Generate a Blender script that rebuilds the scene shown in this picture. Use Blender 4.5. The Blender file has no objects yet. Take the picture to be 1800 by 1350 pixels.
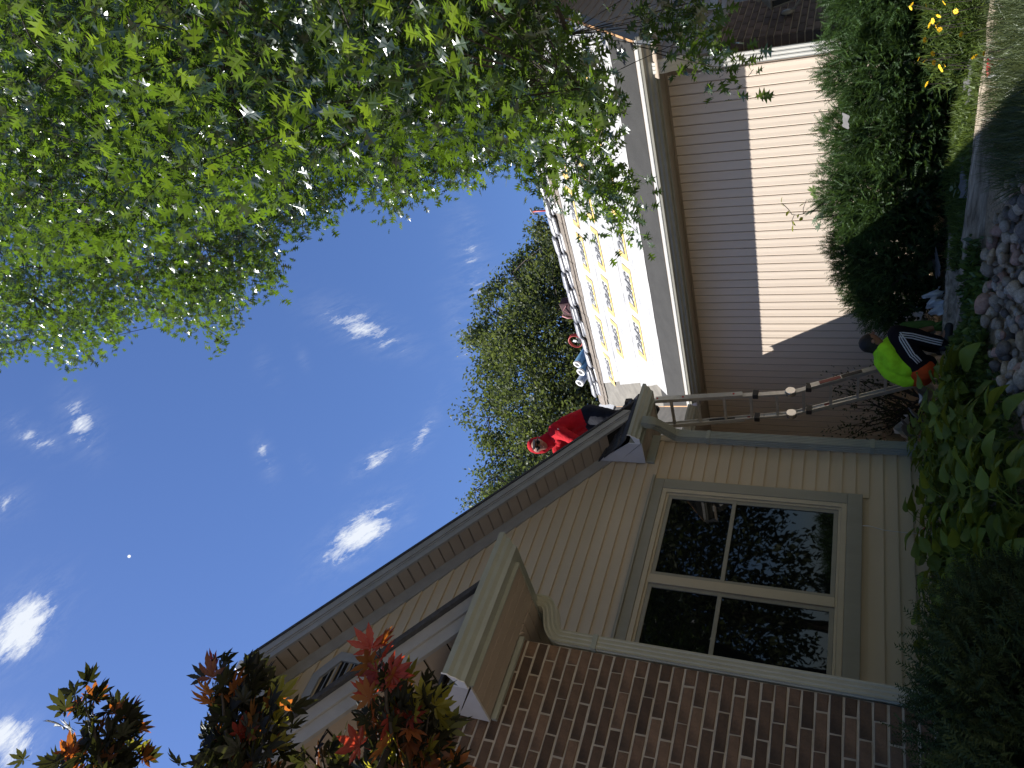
import bpy, bmesh, math, random
import numpy as np
from mathutils import Vector, Matrix

C = bpy.context.scene.collection
rng = np.random.default_rng(7)
random.seed(7)

# ------------------------------------------------------------------ camera, world, sun, exposure
# world: X runs along the window wall (to the right), Y along the garage wall (away), Z up, origin at the lens
RIGHT = Vector((0.66852678, -0.74308923, 0.02983857))
UP = Vector((-0.31836818, -0.24970164, 0.91448936))
FWD = Vector((0.67209646, 0.62086028, 0.4035082))
cam = bpy.data.cameras.new('camera')
cam.sensor_width = 36.0
cam.lens = 27.0
cam.clip_start = 0.05
cam.clip_end = 2000.0
camo = bpy.data.objects.new('camera', cam)
C.objects.link(camo)
M3 = Matrix((-UP, RIGHT, -FWD)).transposed()      # the phone was held on its side
camo.matrix_world = M3.to_4x4()
bpy.context.scene.camera = camo

SUN_FROM = Vector((-1.0, 1.1, 1.93)).normalized()
sun_el = math.asin(SUN_FROM.z)
sun_az = math.atan2(SUN_FROM.x, SUN_FROM.y)

sc = bpy.context.scene
sc.view_settings.view_transform = 'Standard'
sc.view_settings.look = 'None'
sc.view_settings.exposure = 0.85
sc.view_settings.gamma = 1.0
sc.view_settings.use_curve_mapping = False
sc.cycles.max_bounces = 8
sc.cycles.diffuse_bounces = 3
sc.cycles.transparent_max_bounces = 16
sc.cycles.sample_clamp_indirect = 6.0

sl = bpy.data.lights.new('sun', 'SUN')
sl.energy = 5.0
sl.angle = math.radians(0.5)
sl.color = (1.0, 0.95, 0.87)
so = bpy.data.objects.new('sun', sl)
C.objects.link(so)
so.rotation_euler = SUN_FROM.to_track_quat('Z', 'Y').to_euler()
so.location = SUN_FROM * 60

SKY_STRENGTH = 0.069
w = bpy.data.worlds.new('World')
sc.world = w
w.use_nodes = True
wt = w.node_tree
wt.nodes.clear()
WN = wt.nodes.new
WL = wt.links.new
def wmath(op, a, b=None, c=None):
    n = WN('ShaderNodeMath'); n.operation = op
    for i, v in enumerate((a, b, c)):
        if v is None: continue
        if isinstance(v, (int, float)): n.inputs[i].default_value = v
        else: WL(v, n.inputs[i])
    return n.outputs[0]
def wdot(vec, v):
    n = WN('ShaderNodeVectorMath'); n.operation = 'DOT_PRODUCT'
    WL(vec, n.inputs[0]); n.inputs[1].default_value = v
    return n.outputs['Value']
out = WN('ShaderNodeOutputWorld'); bg = WN('ShaderNodeBackground')
WL(bg.outputs[0], out.inputs[0]); bg.inputs['Strength'].default_value = SKY_STRENGTH
sky = WN('ShaderNodeTexSky'); sky.sky_type = 'NISHITA'; sky.sun_disc = False
sky.sun_elevation = sun_el; sky.sun_rotation = sun_az
sky.altitude = 200; sky.air_density = 1.0; sky.dust_density = 0.55; sky.ozone_density = 2.2
tc = WN('ShaderNodeTexCoord'); DIRV = tc.outputs['Generated']
# thin cirrus: streaky noise gathered into patches given by direction in the sky
def pdir(x, y):
    return (RIGHT * (675 - y) + UP * (900 - x) + FWD * 1350).normalized()
def streak(vec, scale, detail, rough, seed):
    n = WN('ShaderNodeTexNoise'); n.noise_dimensions = '4D'
    WL(vec, n.inputs['Vector']); n.inputs['W'].default_value = seed
    n.inputs['Scale'].default_value = scale; n.inputs['Detail'].default_value = detail
    n.inputs['Roughness'].default_value = rough; n.inputs['Distortion'].default_value = 0.35
    return n.outputs['Fac']
mp = WN('ShaderNodeMapping'); WL(DIRV, mp.inputs['Vector'])
mp.inputs['Rotation'].default_value = (0.35, 0.5, 0.3); mp.inputs['Scale'].default_value = (0.8, 3.2, 0.7)
fine = streak(mp.outputs[0], 30.0, 11, 0.76, 3.0)
broad = streak(DIRV, 4.5, 5, 0.55, 8.0)
CLOUDS = [  # centre (px of the photo), end of the long half axis, half width px, density
 (640, 577, 708, 606, 27, 1.0), (632, 938, 690, 893, 30, 1.25), (662, 806, 696, 783, 15, 1.0), (742, 766, 762, 733, 14, 1.0),
 (775, 690, 792, 678, 12, 0.5), (832, 480, 850, 560, 30, 0.68), (815, 590, 830, 660, 26, 0.6), (828, 395, 845, 440, 18, 0.55),
 (467, 805, 477, 832, 12, 0.9), (145, 748, 160, 790, 22, 1.0), (65, 772, 105, 790, 18, 0.75), (40, 1100, 88, 1040, 34, 1.3),
 (12, 1305, 42, 1268, 34, 1.35), (10, 885, 28, 905, 26, 0.7), (468, 648, 478, 676, 14, 0.35), (532, 628, 538, 645, 8, 0.4),
 (720, 915, 732, 900, 12, 0.3), (25, 745, 45, 735, 16, 0.6), (100, 1020, 112, 1012, 10, 0.6), (540, 820, 550, 835, 10, 0.3)]
total = None
for (cx, cy, ex_, ey_, hw, dens) in CLOUDS:
    c = pdir(cx, cy); e = pdir(ex_, ey_)
    t1 = (e - c * e.dot(c)); la = t1.length; t1.normalize(); t2 = c.cross(t1)
    cc = wmath('MAXIMUM', wdot(DIRV, c), 0.05)
    u = wmath('DIVIDE', wdot(DIRV, t1 / (la * 1.15)), cc)
    v = wmath('DIVIDE', wdot(DIRV, t2 / (hw / 1350.0 * 1.1)), cc)
    r2 = wmath('ADD', wmath('MULTIPLY', u, u), wmath('MULTIPLY', v, v))
    g = wmath('MULTIPLY', wmath('EXPONENT', wmath('MULTIPLY', r2, -0.9)), dens)
    front = wmath('GREATER_THAN', wdot(DIRV, c), 0.1)
    g = wmath('MULTIPLY', g, front)
    total = g if total is None else wmath('MAXIMUM', total, g)
veil = wmath('MULTIPLY', wmath('MAXIMUM', wmath('SUBTRACT', broad, 0.56), 0.0), 0.7)
cov = wmath('ADD', wmath('MULTIPLY', total, 1.12), veil)
# density = smooth step of noise over a threshold that falls where coverage is high
thr = wmath('SUBTRACT', 0.785, wmath('MULTIPLY', cov, 0.36))
dn = wmath('MULTIPLY', wmath('MAXIMUM', wmath('SUBTRACT', fine, thr), 0.0), 4.2)
soft = wmath('MULTIPLY', wmath('MULTIPLY', wmath('MINIMUM', total, 1.0), wmath('MAXIMUM', wmath('SUBTRACT', fine, 0.43), 0.0)), 0.8)
dn = wmath('MINIMUM', wmath('ADD', dn, soft), 0.95)
mixc = WN('ShaderNodeMix'); mixc.data_type = 'RGBA'
WL(dn, mixc.inputs[0])
tint = WN('ShaderNodeMix'); tint.data_type = 'RGBA'; tint.blend_type = 'MULTIPLY'; tint.inputs[0].default_value = 1.0
WL(sky.outputs[0], tint.inputs[6]); tint.inputs[7].default_value = (0.82, 0.99, 1.36, 1)
SKYTINT = tint
WL(tint.outputs[2], mixc.inputs[6]); mixc.inputs[7].default_value = (7.2, 7.6, 8.2, 1)
# the day moon, a small white disc
moon = wmath('MULTIPLY', wmath('GREATER_THAN', wdot(DIRV, pdir(227, 978)), math.cos(2.4 / 1350)), 0.9)
mixm = WN('ShaderNodeMix'); mixm.data_type = 'RGBA'; WL(moon, mixm.inputs[0])
WL(mixc.outputs[2], mixm.inputs[6]); mixm.inputs[7].default_value = (9.5, 9.6, 9.8, 1)
WL(mixm.outputs[2], bg.inputs['Color'])

# ------------------------------------------------------------------ helpers
def link(o, parent=None):
    C.objects.link(o)
    if parent is not None:
        o.parent = parent
        if parent.type == 'EMPTY':
            o.location = -Vector(parent.location)
    return o
def thing(name, label, cat, loc=(0, 0, 0), group=None):
    o = bpy.data.objects.new(name, None)
    o.empty_display_size = 0.1
    C.objects.link(o)
    o.location = loc
    o['label'] = label; o['category'] = cat
    if group: o['group'] = group
    return o
def tag(o, label, cat, group=None):
    o['label'] = label; o['category'] = cat
    if group: o['group'] = group
    return o
def mesh(name, verts, faces, m=None, smooth=False):
    me = bpy.data.meshes.new(name)
    me.from_pydata([tuple(v) for v in verts], [], [tuple(f) for f in faces])
    if m is not None: me.materials.append(m)
    if smooth: me.polygons.foreach_set('use_smooth', [True] * len(me.polygons))
    me.update()
    return me
def raw_mesh(name, V, F, m=None, smooth=False):
    """V (n,3) array, F (k,c) index array of equal-size faces"""
    me = bpy.data.meshes.new(name)
    n, k, c = len(V), len(F), F.shape[1]
    me.vertices.add(n); me.vertices.foreach_set('co', np.asarray(V, np.float32).ravel())
    me.loops.add(k * c); me.loops.foreach_set('vertex_index', np.asarray(F, np.int32).ravel())
    me.polygons.add(k); me.polygons.foreach_set('loop_start', np.arange(0, k * c, c, dtype=np.int32))
    if smooth: me.polygons.foreach_set('use_smooth', np.ones(k, bool))
    if m is not None: me.materials.append(m)
    me.update(calc_edges=True)
    return me
def vattr(me, name, vals):
    a = me.attributes.new(name, 'FLOAT', 'POINT')
    a.data.foreach_set('value', np.asarray(vals, np.float32))
class MB:
    def __init__(s): s.v = []; s.f = []; s.mi = []
    def add(s, v, f, mi=0):
        b = len(s.v); s.v += [tuple(p) for p in v]; s.f += [tuple(i + b for i in q) for q in f]; s.mi += [mi] * len(f); return s
    def box(s, x0, x1, y0, y1, z0, z1, mi=0):
        v = [(x0, y0, z0), (x1, y0, z0), (x1, y1, z0), (x0, y1, z0), (x0, y0, z1), (x1, y0, z1), (x1, y1, z1), (x0, y1, z1)]
        return s.add(v, [(0, 3, 2, 1), (4, 5, 6, 7), (0, 1, 5, 4), (1, 2, 6, 5), (2, 3, 7, 6), (3, 0, 4, 7)], mi)
    def prism(s, poly, ext, mi=0):
        """planar polygon (list of 3D points) extruded by vector ext"""
        n = len(poly); e = Vector(ext)
        v = [Vector(p) for p in poly] + [Vector(p) + e for p in poly]
        f = [tuple(range(n))[::-1], tuple(range(n, 2 * n))]
        f += [(i, (i + 1) % n, n + (i + 1) % n, n + i) for i in range(n)]
        return s.add(v, f, mi)
    def obox(s, c, ax, ay, az, mi=0):
        """box from centre and half-axis vectors"""
        c = Vector(c); ax = Vector(ax); ay = Vector(ay); az = Vector(az)
        v = [c + i * ax + j * ay + k * az for k in (-1, 1) for j in (-1, 1) for i in (-1, 1)]
        return s.add(v, [(0, 2, 3, 1), (4, 5, 7, 6), (0, 1, 5, 4), (1, 3, 7, 5), (3, 2, 6, 7), (2, 0, 4, 6)], mi)
    def tube(s, pts, rad, n=8, mi=0, cap=True, prof=None):
        """round (or profiled) tube along points; rad number or list"""
        P = [Vector(p) for p in pts]; k = len(P)
        R_ = rad if isinstance(rad, (list, tuple)) else [rad] * k
        b = len(s.v); nrm = None
        for i in range(k):
            t = (P[min(i + 1, k - 1)] - P[max(i - 1, 0)]).normalized()
            if nrm is None:
                nrm = t.orthogonal().normalized() if prof is None else prof[1].copy()
            nrm = (nrm - t * nrm.dot(t)).normalized(); bi = t.cross(nrm)
            for j in range(n if prof is None else len(prof[0])):
                if prof is None:
                    a = 2 * math.pi * j / n
                    s.v.append(tuple(P[i] + (nrm * math.cos(a) + bi * math.sin(a)) * R_[i]))
                else:
                    q = prof[0][j]; s.v.append(tuple(P[i] + nrm * q[0] * R_[i] + bi * q[1] * R_[i]))
        m = n if prof is None else len(prof[0])
        for i in range(k - 1):
            for j in range(m):
                s.f.append((b + i * m + j, b + i * m + (j + 1) % m, b + (i + 1) * m + (j + 1) % m, b + (i + 1) * m + j)); s.mi.append(mi)
        if cap:
            s.f.append(tuple(b + j for j in range(m))[::-1]); s.mi.append(mi)
            s.f.append(tuple(b + (k - 1) * m + j for j in range(m))); s.mi.append(mi)
        return s
    def lathe(s, c, prof, n=14, mi=0, axis=(0, 0, 1)):
        a = Vector(axis).normalized(); u = a.orthogonal().normalized(); v = a.cross(u); c = Vector(c); b = len(s.v); k = len(prof)
        for (r, h) in prof:
            for j in range(n):
                t = 2 * math.pi * j / n
                s.v.append(tuple(c + a * h + (u * math.cos(t) + v * math.sin(t)) * r))
        for i in range(k - 1):
            for j in range(n):
                s.f.append((b + i * n + j, b + i * n + (j + 1) % n, b + (i + 1) * n + (j + 1) % n, b + (i + 1) * n + j)); s.mi.append(mi)
        s.f.append(tuple(b + j for j in range(n))[::-1]); s.mi.append(mi)
        s.f.append(tuple(b + (k - 1) * n + j for j in range(n))); s.mi.append(mi)
        return s
    def build(s, name, mats, parent=None, smooth=False, bevel=0.0, auto=None, fixn=True):
        me = bpy.data.meshes.new(name)
        me.from_pydata(s.v, [], s.f)
        if not isinstance(mats, (list, tuple)): mats = [mats]
        for m in mats: me.materials.append(m)
        me.polygons.foreach_set('material_index', s.mi)
        if fixn:
            bm = bmesh.new(); bm.from_mesh(me); bmesh.ops.recalc_face_normals(bm, faces=bm.faces); bm.to_mesh(me); bm.free()
        if smooth: me.polygons.foreach_set('use_smooth', [True] * len(me.polygons))
        me.update()
        o = bpy.data.objects.new(name, me)
        link(o, parent)
        if bevel > 0:
            md = o.modifiers.new('bevel', 'BEVEL'); md.width = bevel; md.segments = 2; md.limit_method = 'ANGLE'; md.angle_limit = math.radians(40)
        return o

FOLD = bpy.data.textures.new('folds', 'CLOUDS'); FOLD.noise_scale = 0.07; FOLD.noise_depth = 2
def fuse(name, caps, m, parent, voxel=0.011, smooth=4, fold=0.0):
    """capsules (p0, r0, p1, r1) melted into one continuous surface"""
    mb = MB()
    def ball(c, r):
        mb.lathe(c, [(r * math.sin(t), -r * math.cos(t)) for t in np.linspace(0.05, math.pi - 0.05, 9)], 14)
    for (a, ra, b, rb) in caps:
        a = Vector(a); b = Vector(b); ball(a, ra)
        if (a - b).length > 1e-4: ball(b, rb); mb.tube([a, b], [ra, rb], 14)
    o = mb.build(name, m, parent, smooth=True)
    r = o.modifiers.new('remesh', 'REMESH'); r.mode = 'VOXEL'; r.voxel_size = voxel; r.use_smooth_shade = True
    k = o.modifiers.new('smooth', 'SMOOTH'); k.iterations = smooth; k.factor = 0.5
    if fold:
        d = o.modifiers.new('folds', 'DISPLACE'); d.texture = FOLD; d.strength = fold; d.mid_level = 0.5; d.texture_coords = 'LOCAL'
    return o
def caps(pts):
    return [(pts[i][:3], pts[i][3], pts[i + 1][:3], pts[i + 1][3]) for i in range(len(pts) - 1)]

# ------------------------------------------------------------------ materials
def nodes(name):
    m = bpy.data.materials.new(name); m.use_nodes = True
    nt = m.node_tree; p = nt.nodes['Principled BSDF']
    return m, nt, p
def mat(name, col, rough=0.6, var=0.15, scale=6.0, bump=0.0, bscale=40.0, metal=0.0, spec=0.5, objvar=0.0, stretch=None, col2=None, detail=5, coord='Object'):
    """noise-varied principled material; objvar = lightness spread from object to object"""
    m, nt, p = nodes(name)
    N = nt.nodes.new; L = nt.links.new
    t = N('ShaderNodeTexCoord'); vec = t.outputs[coord]
    if stretch:
        mpn = N('ShaderNodeMapping'); mpn.inputs['Scale'].default_value = stretch; L(vec, mpn.inputs[0]); vec = mpn.outputs[0]
    nz = N('ShaderNodeTexNoise'); nz.inputs['Scale'].default_value = scale; nz.inputs['Detail'].default_value = detail; nz.inputs['Roughness'].default_value = 0.6
    L(vec, nz.inputs['Vector'])
    cr = N('ShaderNodeValToRGB')
    c1 = [max(0, c * (1 - var)) for c in col]; c2 = [c * (1 + var) for c in col] if col2 is None else list(col2)
    cr.color_ramp.elements[0].color = (*c1, 1); cr.color_ramp.elements[1].color = (*c2, 1)
    cr.color_ramp.elements[0].position = 0.3; cr.color_ramp.elements[1].position = 0.7
    L(nz.outputs['Fac'], cr.inputs[0]); colout = cr.outputs[0]
    if objvar > 0:
        oi = N('ShaderNodeObjectInfo'); hs = N('ShaderNodeHueSaturation')
        mr = N('ShaderNodeMapRange'); mr.inputs['To Min'].default_value = 1 - objvar; mr.inputs['To Max'].default_value = 1 + objvar
        L(oi.outputs['Random'], mr.inputs[0]); L(mr.outputs[0], hs.inputs['Value']); L(colout, hs.inputs['Color']); colout = hs.outputs[0]
    L(colout, p.inputs['Base Color'])
    p.inputs['Roughness'].default_value = rough; p.inputs['Metallic'].default_value = metal
    p.inputs['Specular IOR Level'].default_value = spec
    if bump > 0:
        b = N('ShaderNodeBump'); b.inputs['Strength'].default_value = bump; b.inputs['Distance'].default_value = 0.01
        n2 = N('ShaderNodeTexNoise'); n2.inputs['Scale'].default_value = bscale; n2.inputs['Detail'].default_value = 4
        L(vec, n2.inputs['Vector']); L(n2.outputs['Fac'], b.inputs['Height']); L(b.outputs[0], p.inputs['Normal'])
    return m
def leafmat(name, top, trans, tw=0.45, gloss=0.12, rough=0.35, spread=0.35, use='attr', warm=0.03, trans2=None):
    """two-sided leaf: diffuse + light through the blade + waxy sheen; colour varies from leaf to leaf"""
    m = bpy.data.materials.new(name); m.use_nodes = True
    nt = m.node_tree; nt.nodes.clear(); N = nt.nodes.new; L = nt.links.new
    o = N('ShaderNodeOutputMaterial')
    if use == 'attr':
        a = N('ShaderNodeAttribute'); a.attribute_name = 'tint'; r = a.outputs['Fac']
    else:
        a = N('ShaderNodeObjectInfo'); r = a.outputs['Random']
    def vary(c, c2=None):
        cr = N('ShaderNodeValToRGB'); lo = [x * (1 - spread) for x in c]; hi = [x * (1 + spread) for x in c] if c2 is None else list(c2)
        if c2 is None: hi[0] += warm * hi[1]
        cr.color_ramp.elements[0].color = (*lo, 1); cr.color_ramp.elements[1].color = (*hi, 1)
        L(r, cr.inputs[0]); return cr.outputs[0]
    d = N('ShaderNodeBsdfDiffuse'); L(vary(top), d.inputs[0])
    t = N('ShaderNodeBsdfTranslucent'); L(vary(trans, trans2), t.inputs[0])
    mx = N('ShaderNodeMixShader'); mx.inputs[0].default_value = tw; L(d.outputs[0], mx.inputs[1]); L(t.outputs[0], mx.inputs[2])
    g = N('ShaderNodeBsdfGlossy'); g.inputs['Roughness'].default_value = rough; g.inputs['Color'].default_value = (0.9, 0.95, 1, 1)
    lw = N('ShaderNodeLayerWeight'); lw.inputs['Blend'].default_value = 0.5
    p4 = N('ShaderNodeMath'); p4.operation = 'POWER'; p4.inputs[1].default_value = 4.0; L(lw.outputs['Facing'], p4.inputs[0])
    k = N('ShaderNodeMath'); k.operation = 'MULTIPLY_ADD'; k.inputs[1].default_value = gloss * 0.6; k.inputs[2].default_value = gloss * 0.12
    L(p4.outputs[0], k.inputs[0])
    mg = N('ShaderNodeMixShader'); L(k.outputs[0], mg.inputs[0]); L(mx.outputs[0], mg.inputs[1]); L(g.outputs[0], mg.inputs[2])
    L(mg.outputs[0], o.inputs[0])
    return m

SIDING = mat('lap_siding_vinyl', (0.55, 0.445, 0.30), 0.5, 0.05, 3, 0.06, 60, stretch=(0.4, 1, 1), objvar=0.03)
VSIDING = mat('board_siding_vinyl', (0.74, 0.635, 0.535), 0.5, 0.04, 3, 0.05, 60, stretch=(1, 1, 0.3), objvar=0.02)
TRIM = mat('sage_trim', (0.31, 0.305, 0.26), 0.5, 0.08, 8, 0.05, 50)
GUTTER = mat('sage_gutter_metal', (0.285, 0.305, 0.26), 0.38, 0.1, 5, 0.03, 20)
WTRIM = mat('window_trim_paint', (0.29, 0.275, 0.215), 0.5, 0.06, 8, 0.12, 90, stretch=(1, 1, 0.3))
CREAM = mat('cream_vinyl', (0.50, 0.43, 0.30), 0.45, 0.04, 8)
SOFFIT = mat('soffit_vinyl', (0.36, 0.30, 0.24), 0.55, 0.05, 6, objvar=0.04)
RAKE = mat('grey_rake_metal', (0.29, 0.29, 0.28), 0.42, 0.12, 7, 0.04, 30)
PALE = mat('pale_aluminium_trim', (0.56, 0.55, 0.54), 0.45, 0.06, 6)
WHITEP = mat('white_aluminium', (0.78, 0.78, 0.76), 0.4, 0.05, 6)
BRICK = mat('brown_brick', (0.082, 0.056, 0.036), 0.85, 0.5, 9, 0.6, 70, objvar=0.45, col2=(0.158, 0.096, 0.058))
MORTAR = mat('mortar', (0.39, 0.345, 0.275), 0.95, 0.2, 12, 0.5, 60)
CONC = mat('concrete', (0.28, 0.26, 0.23), 0.9, 0.2, 6, 0.4, 40)
SHINGLE = mat('asphalt_shingle', (0.045, 0.047, 0.052), 0.9, 0.4, 30, 0.6, 120, objvar=0.15)
OLDSH = mat('weathered_shingle_strip', (0.20, 0.17, 0.14), 0.9, 0.3, 20, 0.5, 90, objvar=0.15)
MEMBR = mat('granular_membrane', (0.028, 0.028, 0.027), 0.85, 0.25, 5, 0.5, 160)
MEMBR2 = mat('valley_membrane', (0.18, 0.168, 0.145), 0.85, 0.25, 5, 0.5, 120)
WOOD = mat('raw_plywood_edge', (0.48, 0.27, 0.13), 0.8, 0.25, 12, 0.2, 40)
BLACK = mat('black_rubber', (0.02, 0.02, 0.022), 0.6, 0.2, 10)
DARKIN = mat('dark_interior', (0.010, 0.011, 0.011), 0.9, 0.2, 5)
TIMBER = mat('weathered_timber', (0.20, 0.16, 0.115), 0.95, 0.4, 7, 0.8, 25, stretch=(6, 0.35, 6), col2=(0.54, 0.46, 0.36))
BARK = mat('bark', (0.060, 0.050, 0.040), 0.95, 0.4, 8, 0.9, 20, stretch=(1, 1, 0.3))
TWIG = mat('dark_twig', (0.030, 0.025, 0.020), 0.9, 0.3, 8)
ALU = mat('ladder_aluminium', (0.50, 0.50, 0.48), 0.42, 0.15, 10, 0.05, 60, metal=0.65)
def glass_mat():
    m, nt, p = nodes('window_glass')
    p.inputs['Base Color'].default_value = (0.004, 0.005, 0.005, 1); p.inputs['Roughness'].default_value = 0.015
    p.inputs['IOR'].default_value = 1.52; p.inputs['Specular IOR Level'].default_value = 0.36
    N = nt.nodes.new; L = nt.links.new
    t = N('ShaderNodeTexCoord'); n = N('ShaderNodeTexNoise'); n.inputs['Scale'].default_value = 2.2; L(t.outputs['Object'], n.inputs['Vector'])
    b = N('ShaderNodeBump'); b.inputs['Strength'].default_value = 0.02; b.inputs['Distance'].default_value = 0.02; L(n.outputs['Fac'], b.inputs['Height']); L(b.outputs[0], p.inputs['Normal'])
    return m
GLASS = glass_mat()
# ------------------------------------------------------------------ ground
def gz(x, y):
    d = 7.7 - x
    if x < 5.6: d = min(d, 5.86 - y)
    if x < 2.2: d = min(d, 4.08 - y)
    d = min(max(d, 0.0), 6.0)
    return -0.72 - 0.125 * d
def build_ground():
    m, nt, p = nodes('garden_soil'); N = nt.nodes.new; L = nt.links.new
    t = N('ShaderNodeTexCoord'); n1 = N('ShaderNodeTexNoise'); n1.inputs['Scale'].default_value = 0.7; n1.inputs['Detail'].default_value = 6
    n2 = N('ShaderNodeTexNoise'); n2.inputs['Scale'].default_value = 45; n2.inputs['Detail'].default_value = 6
    L(t.outputs['Object'], n1.inputs['Vector']); L(t.outputs['Object'], n2.inputs['Vector'])
    c1 = N('ShaderNodeValToRGB'); c1.color_ramp.elements[0].color = (0.17, 0.125, 0.08, 1); c1.color_ramp.elements[1].color = (0.42, 0.33, 0.22, 1)
    c1.color_ramp.elements[0].position = 0.25; c1.color_ramp.elements[1].position = 0.7
    L(n2.outputs['Fac'], c1.inputs[0]); L(c1.outputs[0], p.inputs['Base Color'])
    b = N('ShaderNodeBump'); b.inputs['Strength'].default_value = 0.7; b.inputs['Distance'].default_value = 0.03; L(n2.outputs['Fac'], b.inputs['Height']); L(b.outputs[0], p.inputs['Normal'])
    p.inputs['Roughness'].default_value = 0.95
    xs = np.unique(np.concatenate([np.linspace(-400, -12, 8), np.linspace(-12, 14, 88), np.linspace(14, 400, 8)]))
    V = []; F = []
    for y in xs:
        for x in xs:
            h = gz(x, y)
            if -3 < x < 8 and -3 < y < 8: h += 0.015 * math.sin(7 * x + 3 * y) * math.cos(5 * y - 2 * x)
            V.append((x, y, h))
    n = len(xs)
    F = [(j * n + i, j * n + i + 1, (j + 1) * n + i + 1, (j + 1) * n + i) for j in range(n - 1) for i in range(n - 1)]
    o = bpy.data.objects.new('ground', mesh('ground', V, F, m, True)); link(o); o['kind'] = 'structure'
build_ground()
PAVE = mat('pale_concrete', (0.50, 0.47, 0.42), 0.9, 0.12, 3, 0.3, 50)  # pale so that paving out of view bounces sunlight into the shade
def paving(name, x0, x1, y0, y1, nx, ny):
    V = [(x0 + (x1 - x0) * i / nx, y0 + (y1 - y0) * j / ny, gz(x0 + (x1 - x0) * i / nx, y0 + (y1 - y0) * j / ny) + .03) for j in range(ny + 1) for i in range(nx + 1)]
    F = [(j * (nx + 1) + i, j * (nx + 1) + i + 1, (j + 1) * (nx + 1) + i + 1, (j + 1) * (nx + 1) + i) for j in range(ny) for i in range(nx)]
    o = bpy.data.objects.new(name, mesh(name, V, F, PAVE)); link(o); o['kind'] = 'structure'
paving('driveway', 7.8, 12.6, -15, 2.55, 6, 20)
paving('bounce_walkway', -9, 7.75, -2.4, -.5, 24, 3)  # unseen walk, added for the light it throws back

# ------------------------------------------------------------------ shared shapes
def gutter_mb(mb, p0, p1, outv, h=0.115, d=0.12, mi=0):
    """K-style gutter hung along p0-p1 (top back edge), opening upwards; outv = outward direction"""
    p0 = Vector(p0); p1 = Vector(p1); o = Vector(outv)
    prof = [(0, 0), (0, -h), (0.55 * d, -h), (0.62 * d, -0.78 * h), (0.80 * d, -0.62 * h), (0.84 * d, -0.42 * h), (d, -0.28 * h), (d, 0.0), (0.93 * d, 0.0), (0.93 * d, -0.02), (0.93 * d, -0.25 * h), (0.06 * d, -0.6 * h), (0.06 * d, 0)]
    a = [p0 + o * u + Vector((0, 0, v)) for u, v in prof]
    return mb.prism(a, p1 - p0, mi)
def rib_profile(wd, dp, ribs=4):
    """corrugated downspout section, unit sized"""
    pts = []
    def side(a, b, n):
        a = Vector((a[0], a[1])); b = Vector((b[0], b[1])); nn = Vector((b.y - a.y, a.x - b.x)).normalized() * -0.035
        for i in range(n):
            for k, (t, q) in enumerate(((0.0, 0), (0.35, 0), (0.5, 1), (0.85, 1))):
                f = (i + t) / n; pts.append(tuple(a.lerp(b, f) + nn * q * wd * 1.6))
    x, y = wd / 2, dp / 2
    side((-x, -y), (x, -y), ribs); side((x, -y), (x, y), 3); side((x, y), (-x, y), ribs); side((-x, y), (-x, -y), 3)
    return pts
def smooth_path(P, n=5):
    """round the inner corners of a polyline"""
    P = [Vector(p) for p in P]; out = [P[0]]
    for i in range(1, len(P) - 1):
        a, b, c = P[i - 1], P[i], P[i + 1]
        r = min(0.11, (a - b).length * 0.48, (c - b).length * 0.48)
        s = b + (a - b).normalized() * r; e = b + (c - b).normalized() * r
        for k in range(n + 1):
            t = k / n; out.append(s.lerp(b, t).lerp(b.lerp(e, t), t))
    out.append(P[-1]); return out
def downspout(name, path, wd, dp, nrm, m, parent, ribs=4):
    prof = (rib_profile(wd, dp, ribs), Vector(nrm))
    o = MB().tube(smooth_path(path), 1.0, prof=prof).build(name, m, parent)
    return o
def clip_poly(poly, a, b, c):
    """keep a*x+b*y<=c"""
    out = []
    for i in range(len(poly)):
        p, q = poly[i], poly[(i + 1) % len(poly)]
        dp = a * p[0] + b * p[1] - c; dq = a * q[0] + b * q[1] - c
        if dp <= 0: out.append(p)
        if dp * dq < 0:
            t = dp / (dp - dq); out.append((p[0] + (q[0] - p[0]) * t, p[1] + (q[1] - p[1]) * t))
    return out

# ================================================================== HOUSE (gabled wing with the window, and its brick bay)
house = thing('house', 'beige lap sided house wing with gable, large window and projecting brick bay', 'house', (3.5, 5.86, -0.75))
B = 5.86                    # window wall plane
XR = 5.585                  # its right corner
RX, RZ, PM = 2.235, 4.908, 0.795   # rake peak (at the front edge of the overhang) and pitch
YF = 5.56                   # front of the rake
def rz(x): return RZ - PM * abs(x - RX)
SOF = 0.165                 # fascia height
wall = MB().prism([(-1.115, B + 0.012, -0.64), (XR, B + 0.012, -0.64), (XR, B + 0.012, 1.9), (RX, B + 0.012, rz(RX) - 0.2), (-1.115, B + 0.012, 1.9)], (0, 9, 0)).build('wall', SIDING, house)
MB().box(-1.05, XR - 0.03, B + 0.03, 14.8, -1.2, -0.642).build('foundation', CONC, house)
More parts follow.
